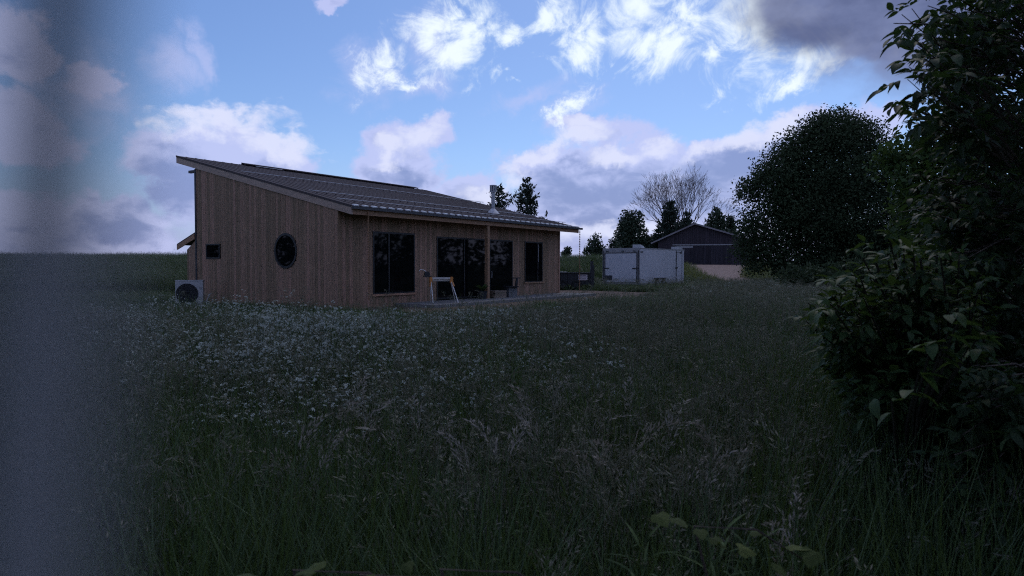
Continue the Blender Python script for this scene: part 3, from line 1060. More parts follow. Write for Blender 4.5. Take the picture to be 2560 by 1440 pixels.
for (xa, xb) in ((20.6, 23.9), (23.95, 27.2)):
    dr = MB().box(xa, xb, -.12, -.03, -.05, 2.42).build("sliding_door", M['barndoor'], t)
    for k in range(11):
        x = xa + .06 + k * (xb - xa - .1) / 11
        MB().box(x, x + (xb - xa) / 11 - .03, -.14, -.1205, .0, 2.38).build("plank", M['barndoor'], dr)
MB().box(20.2, 27.6, -.19, -.03, 2.43, 2.56).build("door_track", M['greytrim'], t)
MB().box(20.7, 22.7, -.1415, -.1405, 2.12, 2.36).build("door_sign", M['greytrim'], t)
MB().box(28.4, 29.2, -.06, -.011, .0, 2.0).build("side_door", M['barndoor'], t)

# ------------------------------------------------------------------ foliage generators
def leaf_quads(P, size, flat=0.0, aspect=0.55, up=None):
    """one diamond shaped leaf (a folded quad) per point"""
    n = len(P)
    a = nrg.normal(size=(n, 3))
    if up is not None:
        a += up
    a /= np.linalg.norm(a, axis=1)[:, None]
    b = nrg.normal(size=(n, 3))
    b -= (a * b).sum(1)[:, None] * a
    b /= np.linalg.norm(b, axis=1)[:, None]
    s = np.asarray(size) * nrg.uniform(0.6, 1.3, n)
    a = a * s[:, None]
    b = b * (s * aspect)[:, None]
    V = np.stack([P - a * .5, P + b * .5 - a * 0.05, P + a * .5, P - b * .5 - a * 0.05], 1).reshape(-1, 3)
    F = np.arange(n * 4).reshape(n, 4)
    return V, F


def crown(lobes, n, spread=0.28, shell=0.75, per=9, clump=0.35):
    """points in clumps through a union of ellipsoids (x,y,z,rx,ry,rz), denser near the skin"""
    lobes = np.array(lobes, float)
    vol = (lobes[:, 3] * lobes[:, 4] * lobes[:, 5]) ** 0.72
    nc = max(1, n // per)
    idx = nrg.choice(len(lobes), nc, p=vol / vol.sum())
    d = nrg.normal(size=(nc, 3))
    d /= np.linalg.norm(d, axis=1)[:, None]
    r = np.where(nrg.random(nc) < shell, nrg.uniform(0.78, 1.06, nc), nrg.uniform(0.2, 0.85, nc))
    C = lobes[idx, :3] + d * r[:, None] * lobes[idx, 3:]
    P = np.repeat(C, per, 0) + np.clip(nrg.normal(size=(nc * per, 3)), -1.5, 1.5) * clump
    return P


def trunk_mesh(mm, base, top, r0, r1, bends=4, wob=0.15, n=8):
    pts, rad = [], []
    for i in range(bends + 1):
        u = i / bends
        p_ = Vector(base).lerp(Vector(top), u) + Vector((rng.uniform(-wob, wob), rng.uniform(-wob, wob), 0)) * (u > 0)
        pts.append(p_)
        rad.append(r0 + (r1 - r0) * u)
    mm.tube(pts, rad, n)
    return pts


def gz_(x, y):
    return float(ground_z(x, y))


def broad_tree(name, label, lobes, n, size, leafm, trunk, r0, cat="tree", group=None, per=9, clump=0.35, limbs=7, shell=.75):
    x, y = trunk
    z = gz_(x, y)
    t = thing(name, label, cat, (x, y, z), 0, group)
    lb = np.array(lobes, float)
    zmax = (lb[:, 2] + lb[:, 5]).max()
    m = MB()
    pts = trunk_mesh(m, (0, 0, -.2), (0, 0, (zmax - z) * .62), r0, r0 * .35)
    m.build("trunk", M['bark'], t)
    k = 0
    for l_ in sorted(lobes, key=lambda q: -q[3] * q[4] * q[5])[:limbs]:
        s_ = pts[1 + k % 3]
        e_ = Vector((l_[0] - x, l_[1] - y, l_[2] - z))
        mid_ = s_.lerp(e_, .5) + Vector((0, 0, .25))
        MB().tube([s_, mid_, e_], [r0 * .45, r0 * .25, r0 * .08], 6).build("limb", M['bark'], t)
        k += 1
    P = crown(lobes, n, per=per, clump=clump, shell=shell) - np.array([x, y, z])
    P = P[P[:, 2] > .05]
    V, F = leaf_quads(P, size)
    o = np_mesh("crown", V, F, leafm, t)
    return t


def conifer(name, label, x, y, height, radius, up=0.5, group=None, n_wh=16, leafm=None, base=0.08, tuft=0.42):
    z = gz_(x, y)
    t = thing(name, label, "tree", (x, y, z), 0, group)
    m = MB()
    m.tube([(0, 0, -.2), (0.05, 0, height * .5), (0, .03, height * .98)], [height * .022, height * .013, .02], 7)
    m.build("trunk", M['bark'], t)
    P, U = [], []
    mb = MB()
    for k in range(n_wh):
        u = base + (1 - base) * (k + rng.uniform(-.3, .3)) / n_wh
        rr = radius * (1 - u) ** 0.72 * rng.uniform(.8, 1.1) + .12
        nb_ = rng.randint(5, 7)
        a0 = rng.uniform(0, 6)
        for q in range(nb_):
            a = a0 + 2 * math.pi * q / nb_ + rng.uniform(-.3, .3)
            ln = rr * rng.uniform(.65, 1.12)
            s_ = Vector((0, 0, u * height))
            e_ = s_ + Vector((math.cos(a) * ln, math.sin(a) * ln, ln * up * rng.uniform(.5, 1.2)))
            mid_ = s_.lerp(e_, .5) - Vector((0, 0, ln * .08))
            mb.tube([s_, mid_, e_], [.035, .022, .008], 4, cap=False)
            nt = max(5, int(ln * 26))
            for w_ in range(nt):
                v = rng.uniform(.2, 1.05)
                p_ = (s_.lerp(mid_, v * 2) if v < .5 else mid_.lerp(e_, v * 2 - 1))
                P.append(p_ + Vector((rng.gauss(0, .10), rng.gauss(0, .10), rng.gauss(.05, .10))) * (radius / 2.0))
                U.append((math.cos(a) * .8, math.sin(a) * .8, .9))
    mb.build("branches", M['bark'], t)
    P, U = np.array(P), np.array(U)
    V, F = leaf_quads(P, np.full(len(P), tuft), aspect=.34, up=U * 1.3)
    np_mesh("crown", V, F, leafm or M['conifer'], t)
    return t


# ------------------------------------------------------------------ far trees
def lob(px, py, y, rx, rz, ry=None):
    p_ = at(px, py, y)
    s = y / FPX
    return (p_.x, p_.y + rng.uniform(-.3, .3), p_.z, rx * s, (ry or rx) * s, rz * s)


conifer("pine_tree", "shorter dark pine standing behind the steel flue of the house roof", at(1247, 600, 62).x, 62, at(1247, 470, 62).z - gz_(-1.2, 62) + .2, 2.1, .75, "pines behind the house roof", 14)
conifer("pine_tree", "taller dark pine rising behind the house roof right of the flue", at(1317, 600, 62).x, 62, at(1320, 450, 62).z - gz_(1.3, 62) + .2, 2.15, .75, "pines behind the house roof", 17)
Y = 80
broad_tree("round_bush", "tiny round bush on the horizon just right of the house eave", [lob(1418, 627, Y, 9, 9), lob(1414, 634, Y, 10, 6)], 500, .30, M['farleaf'], (at(1417, 640, Y).x, Y), .05, "bush", per=5, clump=.12, limbs=2)
broad_tree("young_tree", "young loose crowned tree on the skyline left of the white trailer", [lob(1488, 600, Y, 12, 14), lob(1478, 618, Y, 14, 15), lob(1498, 620, Y, 15, 16), lob(1486, 632, Y, 24, 12)], 1500, .32, M['farleaf'], (at(1487, 640, Y).x, Y), .08, per=6, clump=.2, limbs=3)
broad_tree("young_tree", "small wispy sapling between the skyline tree and the dark clump behind the white trailer", [lob(1530, 612, Y, 9, 14), lob(1538, 620, Y, 9, 10)], 350, .30, M['farleaf'], (at(1532, 640, Y).x, Y), .05, per=4, clump=.2, limbs=2)
Y = 98
broad_tree("clump_tree", "dark twin topped tree behind the left half of the white trailer", [lob(1566, 548, Y, 14, 22), lob(1593, 552, Y, 15, 24), lob(1556, 580, Y, 17, 26), lob(1588, 590, Y, 30, 30), lob(1560, 610, Y, 24, 26), lob(1612, 612, Y, 28, 20)], 6500, .42, M['farleaf'], (at(1580, 640, Y).x, Y), .2, per=7, clump=.28)
conifer("spruce_tree", "dark spruce in front of the bare tree left of the barn roof", at(1675, 600, 97).x, 97, at(1678, 500, 97).z - 1.6, 3.4, .1, "spruces by the barn", 20, tuft=.6)
conifer("spruce_tree", "low dark spruce right beside the barn's left roof slope", at(1645, 600, 96).x, 96, at(1640, 572, 96).z - 1.6, 2.6, .1, "spruces by the barn", 10, tuft=.6)
conifer("spruce_tree", "dark spruce rising just left of the barn's gable peak", at(1717, 600, 99).x, 99, at(1712, 530, 99).z - 1.6, 2.7, .15, "spruces by the barn", 15, tuft=.6)
conifer("spruce_tree", "broad green spruce behind the right slope of the barn roof", at(1790, 600, 104).x, 104, at(1788, 518, 104).z - 1.6, 3.6, .25, "spruces by the barn", 18, M['farleaf'], tuft=.6)
conifer("spruce_tree", "slim green spruce between the barn roof and the big maple", at(1826, 600, 104).x, 104, at(1822, 535, 104).z - 1.6, 2.6, .25, "spruces by the barn", 16, M['farleaf'], tuft=.55)

# bare tree: recursive limbs, one mesh per order
bx, by = at(1692, 600, 110).x, 110.0
t = thing("bare_tree", "leafless wide spreading tree on the skyline above the barn's left roof slope", "tree", (bx, by, gz_(bx, by)))
m1, m2, m3 = MB(), MB(), MB()
HT = at(1690, 430, 110).z - gz_(bx, by)


def grow(p, d, ln, r, depth):
    q = p + d * ln * .5 + Vector((rng.gauss(0, .05), rng.gauss(0, .05), rng.gauss(0, .03))) * ln
    e = p + d * ln
    tgt = m1 if depth == 0 else (m2 if depth <= 2 else m3)
    tgt.tube([p, q, e], [r, r * .82, r * .62], 6 if depth < 2 else (4 if depth < 4 else 3), cap=False)
    if depth >= 7:
        return
    nk = 3 if depth < 4 else 2
    if depth == 0:
        nk = 8
    for k in range(nk):
        dev = rng.uniform(.20, .55) if depth else rng.uniform(.25, .95)
        az = 2 * math.pi * (k + rng.random()) / nk
        u = d.orthogonal().normalized()
        w_ = d.cross(u)
        nd = (d * math.cos(dev) + (u * math.cos(az) + w_ * math.sin(az)) * math.sin(dev))
        nd.z += .14
        nd.normalize()
        grow(e if k else e, nd, ln * rng.uniform(.64, .86) if depth else HT * .24, max(r * .55, .017), depth + 1)


grow(Vector((0, 0, 0)), Vector((0, 0, 1)), HT * .16, .32, 0)
m1.build("trunk", M['palebark'], t)
m2.build("limbs", M['palebark'], t)
m3.build("twigs", M['palebark'], t)

# big maple
Y = 42
ML = [(2080, 345, 95, 66), (1990, 380, 75, 62), (2155, 370, 80, 70), (1950, 440, 75, 55), (1895, 468, 44, 34), (2060, 460, 130, 90),
      (2200, 450, 100, 90), (1930, 515, 62, 40), (2010, 560, 120, 90), (2150, 560, 130, 95), (1900, 580, 48, 44), (1872, 560, 24, 22), (1930, 635, 75, 48),
      (2030, 655, 110, 45), (2180, 655, 150, 50), (2280, 560, 110, 110), (2080, 300, 48, 26), (2000, 345, 30, 34), (1862, 590, 20, 30), (2120, 318, 40, 30), (1960, 400, 40, 34), (2190, 620, 90, 60), (2050, 318, 36, 28), (2165, 330, 36, 30), (1915, 425, 34, 28), (1868, 478, 22, 20), (2225, 380, 40, 40), (1900, 610, 50, 44), (1880, 640, 40, 34), (2080, 420, 110, 100), (2040, 520, 130, 110), (2100, 620, 130, 70)]
broad_tree("maple_tree", "big dense round crowned maple right of the barn", [lob(px, py, Y, rx * (.78 if rx > 70 else .98), rz * (.80 if rz > 60 else .98), ry=rx * .85) for px, py, rx, rz in ML], 130000, .18, M['maple'], (at(2085, 690, Y).x, Y), .35, per=42, clump=.36, limbs=9, shell=.62)
Y = 17.5
ML = [(2250, 372, 45, 38), (2215, 400, 30, 34), (2320, 380, 60, 60), (2270, 440, 60, 50), (2350, 470, 80, 80), (2300, 530, 60, 60), (2400, 360, 80, 90), (2440, 520, 110, 110), (2380, 620, 110, 80), (2330, 620, 60, 60), (2500, 400, 90, 120)]
broad_tree("ash_tree", "mid distance leafy tree half hidden between the maple and the near branches", [lob(px, py, Y, rx, rz) for px, py, rx, rz in ML], 15000, .15, M['shrubleaf'], (at(2440, 700, Y).x, Y), .14, per=8, clump=.13, limbs=6)
# young shoots on the skyline over the mid tree
# unseen wood added around the clearing to darken window reflections and ambient light
WB = []
for k in range(16):
    a = math.pi * (k + rng.uniform(-.3, .3)) / 15
    d_ = rng.uniform(17, 24)
    WB.append((d_ * math.cos(a), -6 - d_ * math.sin(a) * .7, rng.uniform(3, 5), rng.uniform(2.5, 4), rng.uniform(2.5, 4), rng.uniform(4, 6)))
for k in range(14):                                       # upper tier behind the viewer, added to block ambient light
    a = math.pi * (k + rng.uniform(-.3, .3)) / 13
    d_ = rng.uniform(17, 23)
    WB.append((d_ * math.cos(a), -7 - d_ * math.sin(a) * .7, rng.uniform(8, 10), rng.uniform(2.5, 4), rng.uniform(2.5, 4), rng.uniform(3, 4.5)))
for k in range(14):                                       # right flank, behind the near tree
    WB.append((rng.uniform(25, 36), 6 + k * 2.6 + rng.uniform(-1, 1), rng.uniform(2, 3.5), rng.uniform(2.5, 4), rng.uniform(2.5, 4), rng.uniform(3, 4.5)))
for k in range(22):                                       # left flank, out of the frame
    WB.append((rng.uniform(-46, -38), -10 + k * 1.9 + rng.uniform(-1, 1), rng.uniform(2, 3.5), rng.uniform(2.5, 4), rng.uniform(2.5, 4), rng.uniform(3, 4.5)))
P = crown(WB, 44000, per=8, clump=.5)
P = P[P[:, 2] > .1]
V, F = leaf_quads(P, .62)
np_mesh("added_woodland", V, F, M['maple'], None, "stuff")
# brush along the foot of the maple
Y = 30
ML = [(2000, 690, 60, 26), (2080, 700, 70, 34), (2160, 690, 80, 50), (2240, 700, 90, 60)]
broad_tree("brush", "low dark brush at the foot of the big maple", [lob(px, py, Y, rx, rz) for px, py, rx, rz in ML], 9000, .16, M['maple'], (at(2110, 720, Y).x, Y), .04, "bush", per=8, clump=.16, limbs=3)

# ------------------------------------------------------------------ near leaves with real shape
def leaf_mesh(name, ln, wd, fold, curl, mat_, nseg=5):
    vs, fs = [], []
    for i in range(nseg + 1):
        u = i / nseg
        w_ = wd * (math.sin(math.pi * u ** 0.8) ** 0.9) * .5 if 0 < i < nseg else 0.002
        y = ln * u
        z = -curl * ln * u * u
        vs += [(-w_, y, z + fold * w_), (0, y, z), (w_, y, z + fold * w_)]
    for i in range(nseg):
        o = i * 3
        fs += [(o, o + 1, o + 4, o + 3), (o + 1, o + 2, o + 5, o + 4)]
    me = bpy.data.meshes.new(name)
    me.from_pydata(vs, [], fs)
    me.materials.append(mat_)
    me.update()
    return me


def frame_mat(p, fwd, up, s):
    f = fwd.normalized()
    x = f.cross(up)
    if x.length < 1e-4:
        x = f.cross(Vector((1, 0.3, 0)))
    x.normalize()
    z = x.cross(f)
    return Matrix(((x.x * s, f.x * s, z.x * s, p.x), (x.y * s, f.y * s, z.y * s, p.y), (x.z * s, f.z * s, z.z * s, p.z), (0, 0, 0, 1)))


def compound(p, d, n_pairs, ln, out, droop=0.5):
    """leaflets in pairs along a stalk that starts at p and heads to d"""
    L_ = ln * (n_pairs + .6) * .42
    pts = []
    for k in range(n_pairs + 1):
        u = k / n_pairs
        q = p + d * (L_ * (.35 + .65 * u)) + Vector((0, 0, -droop * L_ * u * u * .6))
        pts.append(q)
    side = d.cross(Vector((0, 0, 1)))
    if side.length < .05:
        side = Vector((1, 0, 0))
    side.normalize()
    for k in range(n_pairs):
        for sgn in (-1, 1):
            f = (d * .55 + side * sgn * rng.uniform(.6, 1.0) + Vector((0, 0, rng.uniform(-.75, .15))))
            out.append((pts[k], f, Vector((rng.gauss(0, .5), rng.gauss(0, .5), 1)), ln * rng.uniform(.7, 1.1)))
    out.append((pts[-1], d + Vector((0, 0, rng.uniform(-.7, 0))), Vector((rng.gauss(0, .4), rng.gauss(0, .4), 1)), ln * rng.uniform(.9, 1.2)))


def place_leaves(t, leaves, meshes, n_obj, stuff_name, origin):
    """the n_obj leaves that show largest become parts, the rest one joined part"""
    eye = Vector((0, 0, EYE))
    c_, s_ = math.cos(PITCH), math.sin(PITCH)

    def score(l_):
        r_ = l_[0] - eye
        f_ = r_.y * c_ + r_.z * s_
        if f_ < .3:
            return 0
        u = abs(r_.x / f_ * FPX) / 1280
        v = abs((-r_.y * s_ + r_.z * c_) / f_ * FPX) / 720
        return (l_[3] / f_) * (1 if (u < .98 and v < .98) else .01)
    order = sorted(range(len(leaves)), key=lambda i: -score(leaves[i]))
    pick = order[:n_obj * 2]
    rng.shuffle(pick)
    pick = set(pick[:n_obj])
    data = []
    for me in meshes:
        v = np.array([x.co[:] for x in me.vertices])
        f = np.array([p_.vertices[:] for p_ in me.polygons])
        data.append((v, f))
    VV, FF, off = [], [], 0
    for i, (p_, f_, up, s) in enumerate(leaves):
        k = i % len(meshes)
        mt = frame_mat(p_ - origin, f_, up, s)
        if i in pick:
            o = bpy.data.objects.new("leaf", meshes[k])
            COL.objects.link(o)
            o.parent = t
            o.matrix_local = mt
        else:
            v, f = data[k]
            A = np.array(mt)
            VV.append(v @ A[:3, :3].T + A[:3, 3])
            FF.append(f + off)
            off += len(v)
    np_mesh(stuff_name, np.concatenate(VV), np.concatenate(FF), meshes[0].materials[0], t, "stuff")


LM = [leaf_mesh("leaf", 1.0, .42, .35, .25, M['leaf']), leaf_mesh("leaf", 1.0, .48, .2, .45, M['leaf']), leaf_mesh("leaf", 1.0, .36, .5, .1, M['leaf'])]
SM = [leaf_mesh("leaf", 1.0, .46, .3, .3, M['shrubleaf']), leaf_mesh("leaf", 1.0, .55, .15, .5, M['shrubleaf']), leaf_mesh("leaf", 1.0, .40, .45, .15, M['shrubleaf'])]

# near tree at the right edge
tb = Vector((3.75, 4.3, 0))
near = thing("near_tree", "tall leafy tree filling the right edge close to the viewer", "tree", tb)
m = MB()
tpts = trunk_mesh(m, (0, 0, -.2), (.25, .3, 5.6), .15, .06, 6, .06, 10)
m.build("trunk", M['bark'], near)
leaves = []
twigs = MB()


def twig_to(tip, z0=None, n_leaf=4, ln=.085, back=.9):
    z0 = z0 if z0 is not None else max(.6, tip.z - rng.uniform(.3, .9))
    k = min(5, max(0, int(z0 / 5.6 * 6)))
    s_ = tb + tpts[k].lerp(tpts[k + 1], .5)
    if tip.y > .3 and 1280 + tip.x / tip.y * FPX < 2195:
        return
    mid_ = s_.lerp(tip, .55) + Vector((0, 0, rng.uniform(.05, .3)))
    q0 = mid_.lerp(tip, .2)
    twigs.tube([q0 - tb, mid_.lerp(tip, .6) + Vector((0, 0, .03)) - tb, tip - tb], [.007, .005, .002], 4, cap=False)
    d = (tip - mid_).normalized()
    for i in range(n_leaf):
        u = 1 - i / n_leaf * .65
        p_ = mid_.lerp(tip, u)
        dd = (d * .7 + Vector((rng.gauss(0, .5), rng.gauss(0, .5), rng.gauss(-.1, .4)))).normalized()
        compound(p_, dd, rng.choice((2, 2, 3)), ln * rng.uniform(.8, 1.15), leaves, .5)


# limbs and sprays: rim of the crown as seen against the sky, then the body
rim = [(2215, 62), (2235, 40), (2260, 25), (2300, 18), (2250, 85), (2240, 112), (2275, 120), (2262, 140), (2255, 172), (2262, 195), (2250, 202), (2285, 215),
       (2220, 255), (2238, 262), (2262, 275), (2268, 300), (2285, 292), (2300, 318), (2300, 265), (2330, 320), (2310, 170), (2300, 90), (2320, 60), (2345, 130), (2340, 210), (2360, 320), (2290, 150), (2330, 20), (2370, 20), (2310, 235)]
for px, py in rim:
    twig_to(at(px + 18, py - 6, rng.uniform(2.7, 3.4)), n_leaf=4, ln=.070)
for k in range(400):
    px = rng.uniform(2310, 2680)
    py = rng.uniform(-160, 640)
    # a window of sky left open in the crown
    if (px - 2535) ** 2 / 45 ** 2 + (py - 140) ** 2 / 55 ** 2 < 1 and rng.random() < .85:
        continue
    if px < 2350 and py > 330 and rng.random() < .7:
        continue
    y = rng.uniform(3.1, 5.4)
    twig_to(at(px, py, y), n_leaf=5, ln=.064)
for k in range(420):
    px = rng.uniform(2300, 2720)
    py = rng.uniform(560, 1250)
    twig_to(at(px, py, rng.uniform(3.2, 5.0)), n_leaf=6, ln=.060)
for k in range(230):
    twig_to(at(rng.uniform(2380, 2760), rng.uniform(900, 1460), rng.uniform(2.3, 3.3)), z0=.9, n_leaf=6, ln=.058)
for k in range(70):
    twig_to(at(rng.uniform(2290, 2420), rng.uniform(430, 700), rng.uniform(3.6, 5.0)), n_leaf=6, ln=.062)
for k in range(260):        # side and top of the crown that the frame does not show, it shades the ground
    p_ = tb + Vector((rng.gauss(.9, .9), rng.gauss(.2, .9), rng.uniform(1.5, 5.8)))
    if (p_ - Vector((0, 0, EYE))).length > 2.2 and p_.x > 2.4:
        twig_to(p_, n_leaf=4, ln=.09)
twigs.build("twigs", M['bark'], near)
for k in range(14):
    z0 = 1.0 + k * .32
    a = rng.uniform(1.5, 4.6)
    s_ = tpts[min(5, int(z0 / 5.6 * 6))]
    e_ = Vector((math.cos(a) * 1.1, math.sin(a) * .8, z0 + .7))
    MB().tube([s_ + Vector((0, 0, .1)), s_.lerp(e_, .5) + Vector((0, 0, .1)), e_], [.035, .02, .008], 5).build("limb", M['bark'], near)
leaves = [q for q in leaves if q[0].y > .4 and 1280 + q[0].x / q[0].y * FPX > 2185]
place_leaves(near, leaves, LM, 300, "foliage", tb)

# shrub in front of it
sb = Vector((1.95, 3.4, 0))
shrub = thing("shrub", "arching leafy shrub at the lower right in front of the near tree", "shrub", sb)
leaves = []
stems = MB()


def shrub_tip(tip, n_leaf=5, ln=.055):
    s_ = sb + Vector((.08 + abs(rng.gauss(0, .15)), rng.gauss(.0, .10), 0))
    mid_ = s_.lerp(tip, .55) + Vector((rng.gauss(0, .05), rng.gauss(0, .05), .28))
    stems.tube([s_ - sb, mid_ - sb, tip - sb], [.010, .007, .003], 4, cap=False)
    d = (tip - mid_).normalized()
    for i in range(n_leaf):
        p_ = mid_.lerp(tip, 1 - i / n_leaf * .9)
        dd = (d * .7 + Vector((rng.gauss(0, .5), rng.gauss(0, .5), rng.gauss(0, .35)))).normalized()
        compound(p_, dd, rng.choice((1, 2, 2)), ln * rng.uniform(.75, 1.2), leaves, .4)


edge = [(2225, 600), (2240, 590), (2260, 620), (2180, 625), (2150, 630), (2190, 660), (2110, 665), (2130, 690), (2080, 700), (2060, 745), (2020, 755), (2040, 790),
        (2015, 800), (2060, 840), (2090, 830), (2070, 870), (2100, 880), (2140, 900), (2180, 930), (2160, 960), (2200, 1000), (2180, 1000), (2240, 1010), (2300, 640), (2350, 630)]
for px, py in edge:
    shrub_tip(at(px, py, rng.uniform(2.6, 3.6)), 5, .056)
    shrub_tip(at(px + 40, py + 25, rng.uniform(2.7, 3.6)), 5, .056)
for k in range(360):
    px = rng.uniform(2060, 2480)
    lo = np.interp(px, [2060, 2130, 2230, 2480], [750, 680, 610, 640])
    hi = np.interp(px, [2060, 2110, 2180, 2250, 2480], [880, 980, 1060, 1120, 1180])
    shrub_tip(at(px, rng.uniform(lo, hi), rng.uniform(2.7, 4.0)), 6, .056)
for px, py in ((2400, 790), (2390, 850), (2420, 870), (2350, 890), (2440, 850), (2370, 830), (2300, 920), (2330, 860), (2230, 1000), (2290, 960)):   # big pale leaves that catch the sky
    p_ = at(px, py, 2.2)
    stems.tube([sb - sb + Vector((.1, .1, 0)), (sb.lerp(p_, .6) + Vector((0, 0, .2))) - sb, p_ - sb], [.010, .007, .003], 4, cap=False)
    for q in range(3):
        leaves.append((p_ + Vector((rng.gauss(0, .03), rng.gauss(0, .03), rng.gauss(0, .02))), Vector((rng.uniform(-.9, .9), rng.uniform(-.6, .1), rng.uniform(-.35, .25))), Vector((rng.gauss(0, .2), .35 + rng.gauss(0, .15), 1)), .075))
stems.build("stems", M['darkstem'], shrub)
place_leaves(shrub, leaves, SM, 260, "foliage", sb)


# ------------------------------------------------------------------ meadow
PROTO = bpy.data.collections.new("meadow_plants")       # never linked to the scene, only instanced


def proto(name, mm, mats):
    me = bpy.data.meshes.new(name)
    me.from_pydata(mm.v, [], mm.f)
    for q in mats:
        me.materials.append(q)
    me.polygons.foreach_set("material_index", mm.mi)
    me.update()
    o = bpy.data.objects.new(name, me)
    PROTO.objects.link(o)
    return o


def blade(mm, x, y, h, lean, az, w, mi, seg=3, sag=.25):
    ca, sa = math.cos(az), math.sin(az)
    vs, fs = [], []
    for i in range(seg + 1):
        u = i / seg
        r_ = lean * u ** 1.7
        z = h * (u - sag * lean * u * u * u)
        ww = w * (1 - u) ** .7 * .5 + .0006
        vs += [(x + ca * r_ - sa * ww, y + sa * r_ + ca * ww, z), (x + ca * r_ + sa * ww, y + sa * r_ - ca * ww, z)]
    for i in range(seg):
        fs.append((2 * i, 2 * i + 1, 2 * i + 3, 2 * i + 2))
    mm.add(vs, fs, mi)
    return Vector((x + ca * lean, y + sa * lean, vs[-1][2]))


def head(mm, p, az, mi, n=26, ln=.16, droop=.5):
    """loose grass panicle"""
    for k in range(n):
        u = k / n
        a = rng.uniform(0, 6.28)
        r_ = .006 + .03 * math.sin(math.pi * min(1, u * .9 + .12)) * rng.uniform(.4, 1)
        q = p + Vector((math.cos(az) * ln * droop * u * u + math.cos(a) * r_, math.sin(az) * ln * droop * u * u + math.sin(a) * r_, ln * (u - droop * .6 * u * u) - ln * .5))
        s = rng.uniform(.008, .016)
        t_ = Vector((math.cos(a) * .28 + math.cos(az) * .35, math.sin(a) * .28 + math.sin(az) * .35, rng.uniform(.25, 1.0) * (1 if u < .6 else .3))).normalized()
        b_ = t_.cross(Vector((rng.random(), rng.random(), rng.random()))).normalized()
        mm.add([q - t_ * s, q + b_ * s * .20, q + t_ * s, q - b_ * s * .20], [(0, 1, 2, 3)], mi)


def flower(mm, p, r_, mi):
    n_ = 5
    a0 = rng.uniform(0, 6)
    tx, ty = rng.gauss(0, .35), rng.gauss(0, .35)
    for k in range(n_):
        a = a0 + 2 * math.pi * k / n_
        def pt(rr, aa, z):
            x, y = rr * math.cos(aa), rr * math.sin(aa)
            return p + Vector((x, y, z + tx * x + ty * y))
        mm.add([pt(.1 * r_, a, 0), pt(r_ * .8, a - .5, .003), pt(r_, a, -.004), pt(r_ * .8, a + .5, .003)], [(0, 1, 2, 3)], mi)


MATS = [M['grass'], M['drygrass'], M['stem'], M['petal'], M['weed'], M['lawn']]
for v in range(3):                                       # a: tall green tufts
    mm = MB()
    for k in range(17):
        blade(mm, rng.gauss(0, .06), rng.gauss(0, .06), rng.uniform(.40, .92), rng.uniform(.04, .36), rng.uniform(0, 6.28), rng.uniform(.004, .0075), 0, 4)
    proto("a_green_tuft_%d" % v, mm, MATS)
for v in range(3):                                       # b: seed bearing grass
    mm = MB()
    for k in range(8):
        blade(mm, rng.gauss(0, .06), rng.gauss(0, .06), rng.uniform(.3, .6), rng.uniform(.08, .35), rng.uniform(0, 6.28), rng.uniform(.005, .008), 0, 3)
    for k in range(5):
        a = rng.uniform(0, 6.28)
        tip = blade(mm, rng.gauss(0, .06), rng.gauss(0, .06), rng.uniform(.68, .95), rng.uniform(.05, .22), a, .0035, 1 if k % 2 else 2, 4)
        head(mm, tip, a, 1, 20, rng.uniform(.10, .17), rng.uniform(.3, .9))
    proto("b_seed_grass_%d" % v, mm, MATS)
for v in range(3):                                       # c: white flowers
    mm = MB()
    for k in range(5):
        a = rng.uniform(0, 6.28)
        tip = blade(mm, rng.gauss(0, .07), rng.gauss(0, .07), rng.uniform(.55, .86), rng.uniform(.04, .22), a, .004, 2, 3)
        for q in range(rng.randint(3, 5)):
            f_ = tip + Vector((rng.gauss(0, .035), rng.gauss(0, .035), rng.uniform(-.05, .02)))
            mm.add([tip - Vector((0, 0, .10)), tip - Vector((.003, 0, .10)), f_], [(0, 1, 2)], 2)
            flower(mm, f_, rng.uniform(.0085, .0135), 3)
        for q in range(5):
            z = rng.uniform(.15, .6)
            blade(mm, tip.x * z, tip.y * z, z + .08, rng.uniform(.05, .12), rng.uniform(0, 6.28), .012, 4, 2)
    for k in range(6):
        blade(mm, rng.gauss(0, .07), rng.gauss(0, .07), rng.uniform(.3, .6), rng.uniform(.08, .3), rng.uniform(0, 6.28), .007, 0, 3)
    proto("c_white_flower_%d" % v, mm, MATS)
for v in range(2):                                       # d: short grass
    mm = MB()
    for k in range(16):
        blade(mm, rng.gauss(0, .10), rng.gauss(0, .10), rng.uniform(.10, .26), rng.uniform(.03, .14), rng.uniform(0, 6.28), rng.uniform(.008, .014), 0, 2)
    proto("d_short_tuft_%d" % v, mm, MATS)
for v in range(2):                                       # e: leafy weeds
    mm = MB()
    for k in range(4):
        a = rng.uniform(0, 6.28)
        hh = rng.uniform(.35, .7)
        x0, y0 = rng.gauss(0, .06), rng.gauss(0, .06)
        blade(mm, x0, y0, hh, .06, a, .006, 2, 3)
        for q in range(12):
            z = hh * (q + 1) / 12.5
            aa = q * 2.4
            ll = .10 * (1.15 - z / hh * .6)
            c_, s_ = math.cos(aa), math.sin(aa)
            px_, py_ = x0 + math.cos(a) * .06 * (z / hh) ** 1.7, y0 + math.sin(a) * .06 * (z / hh) ** 1.7
            mm.add([(px_, py_, z), (px_ + c_ * ll * .5 - s_ * ll * .13, py_ + s_ * ll * .5 + c_ * ll * .13, z + ll * .28), (px_ + c_ * ll, py_ + s_ * ll, z + ll * .12), (px_ + c_ * ll * .5 + s_ * ll * .13, py_ + s_ * ll * .5 - c_ * ll * .13, z + ll * .28)], [(0, 1, 2, 3)], 4)
    proto("e_leafy_weed_%d" % v, mm, MATS)
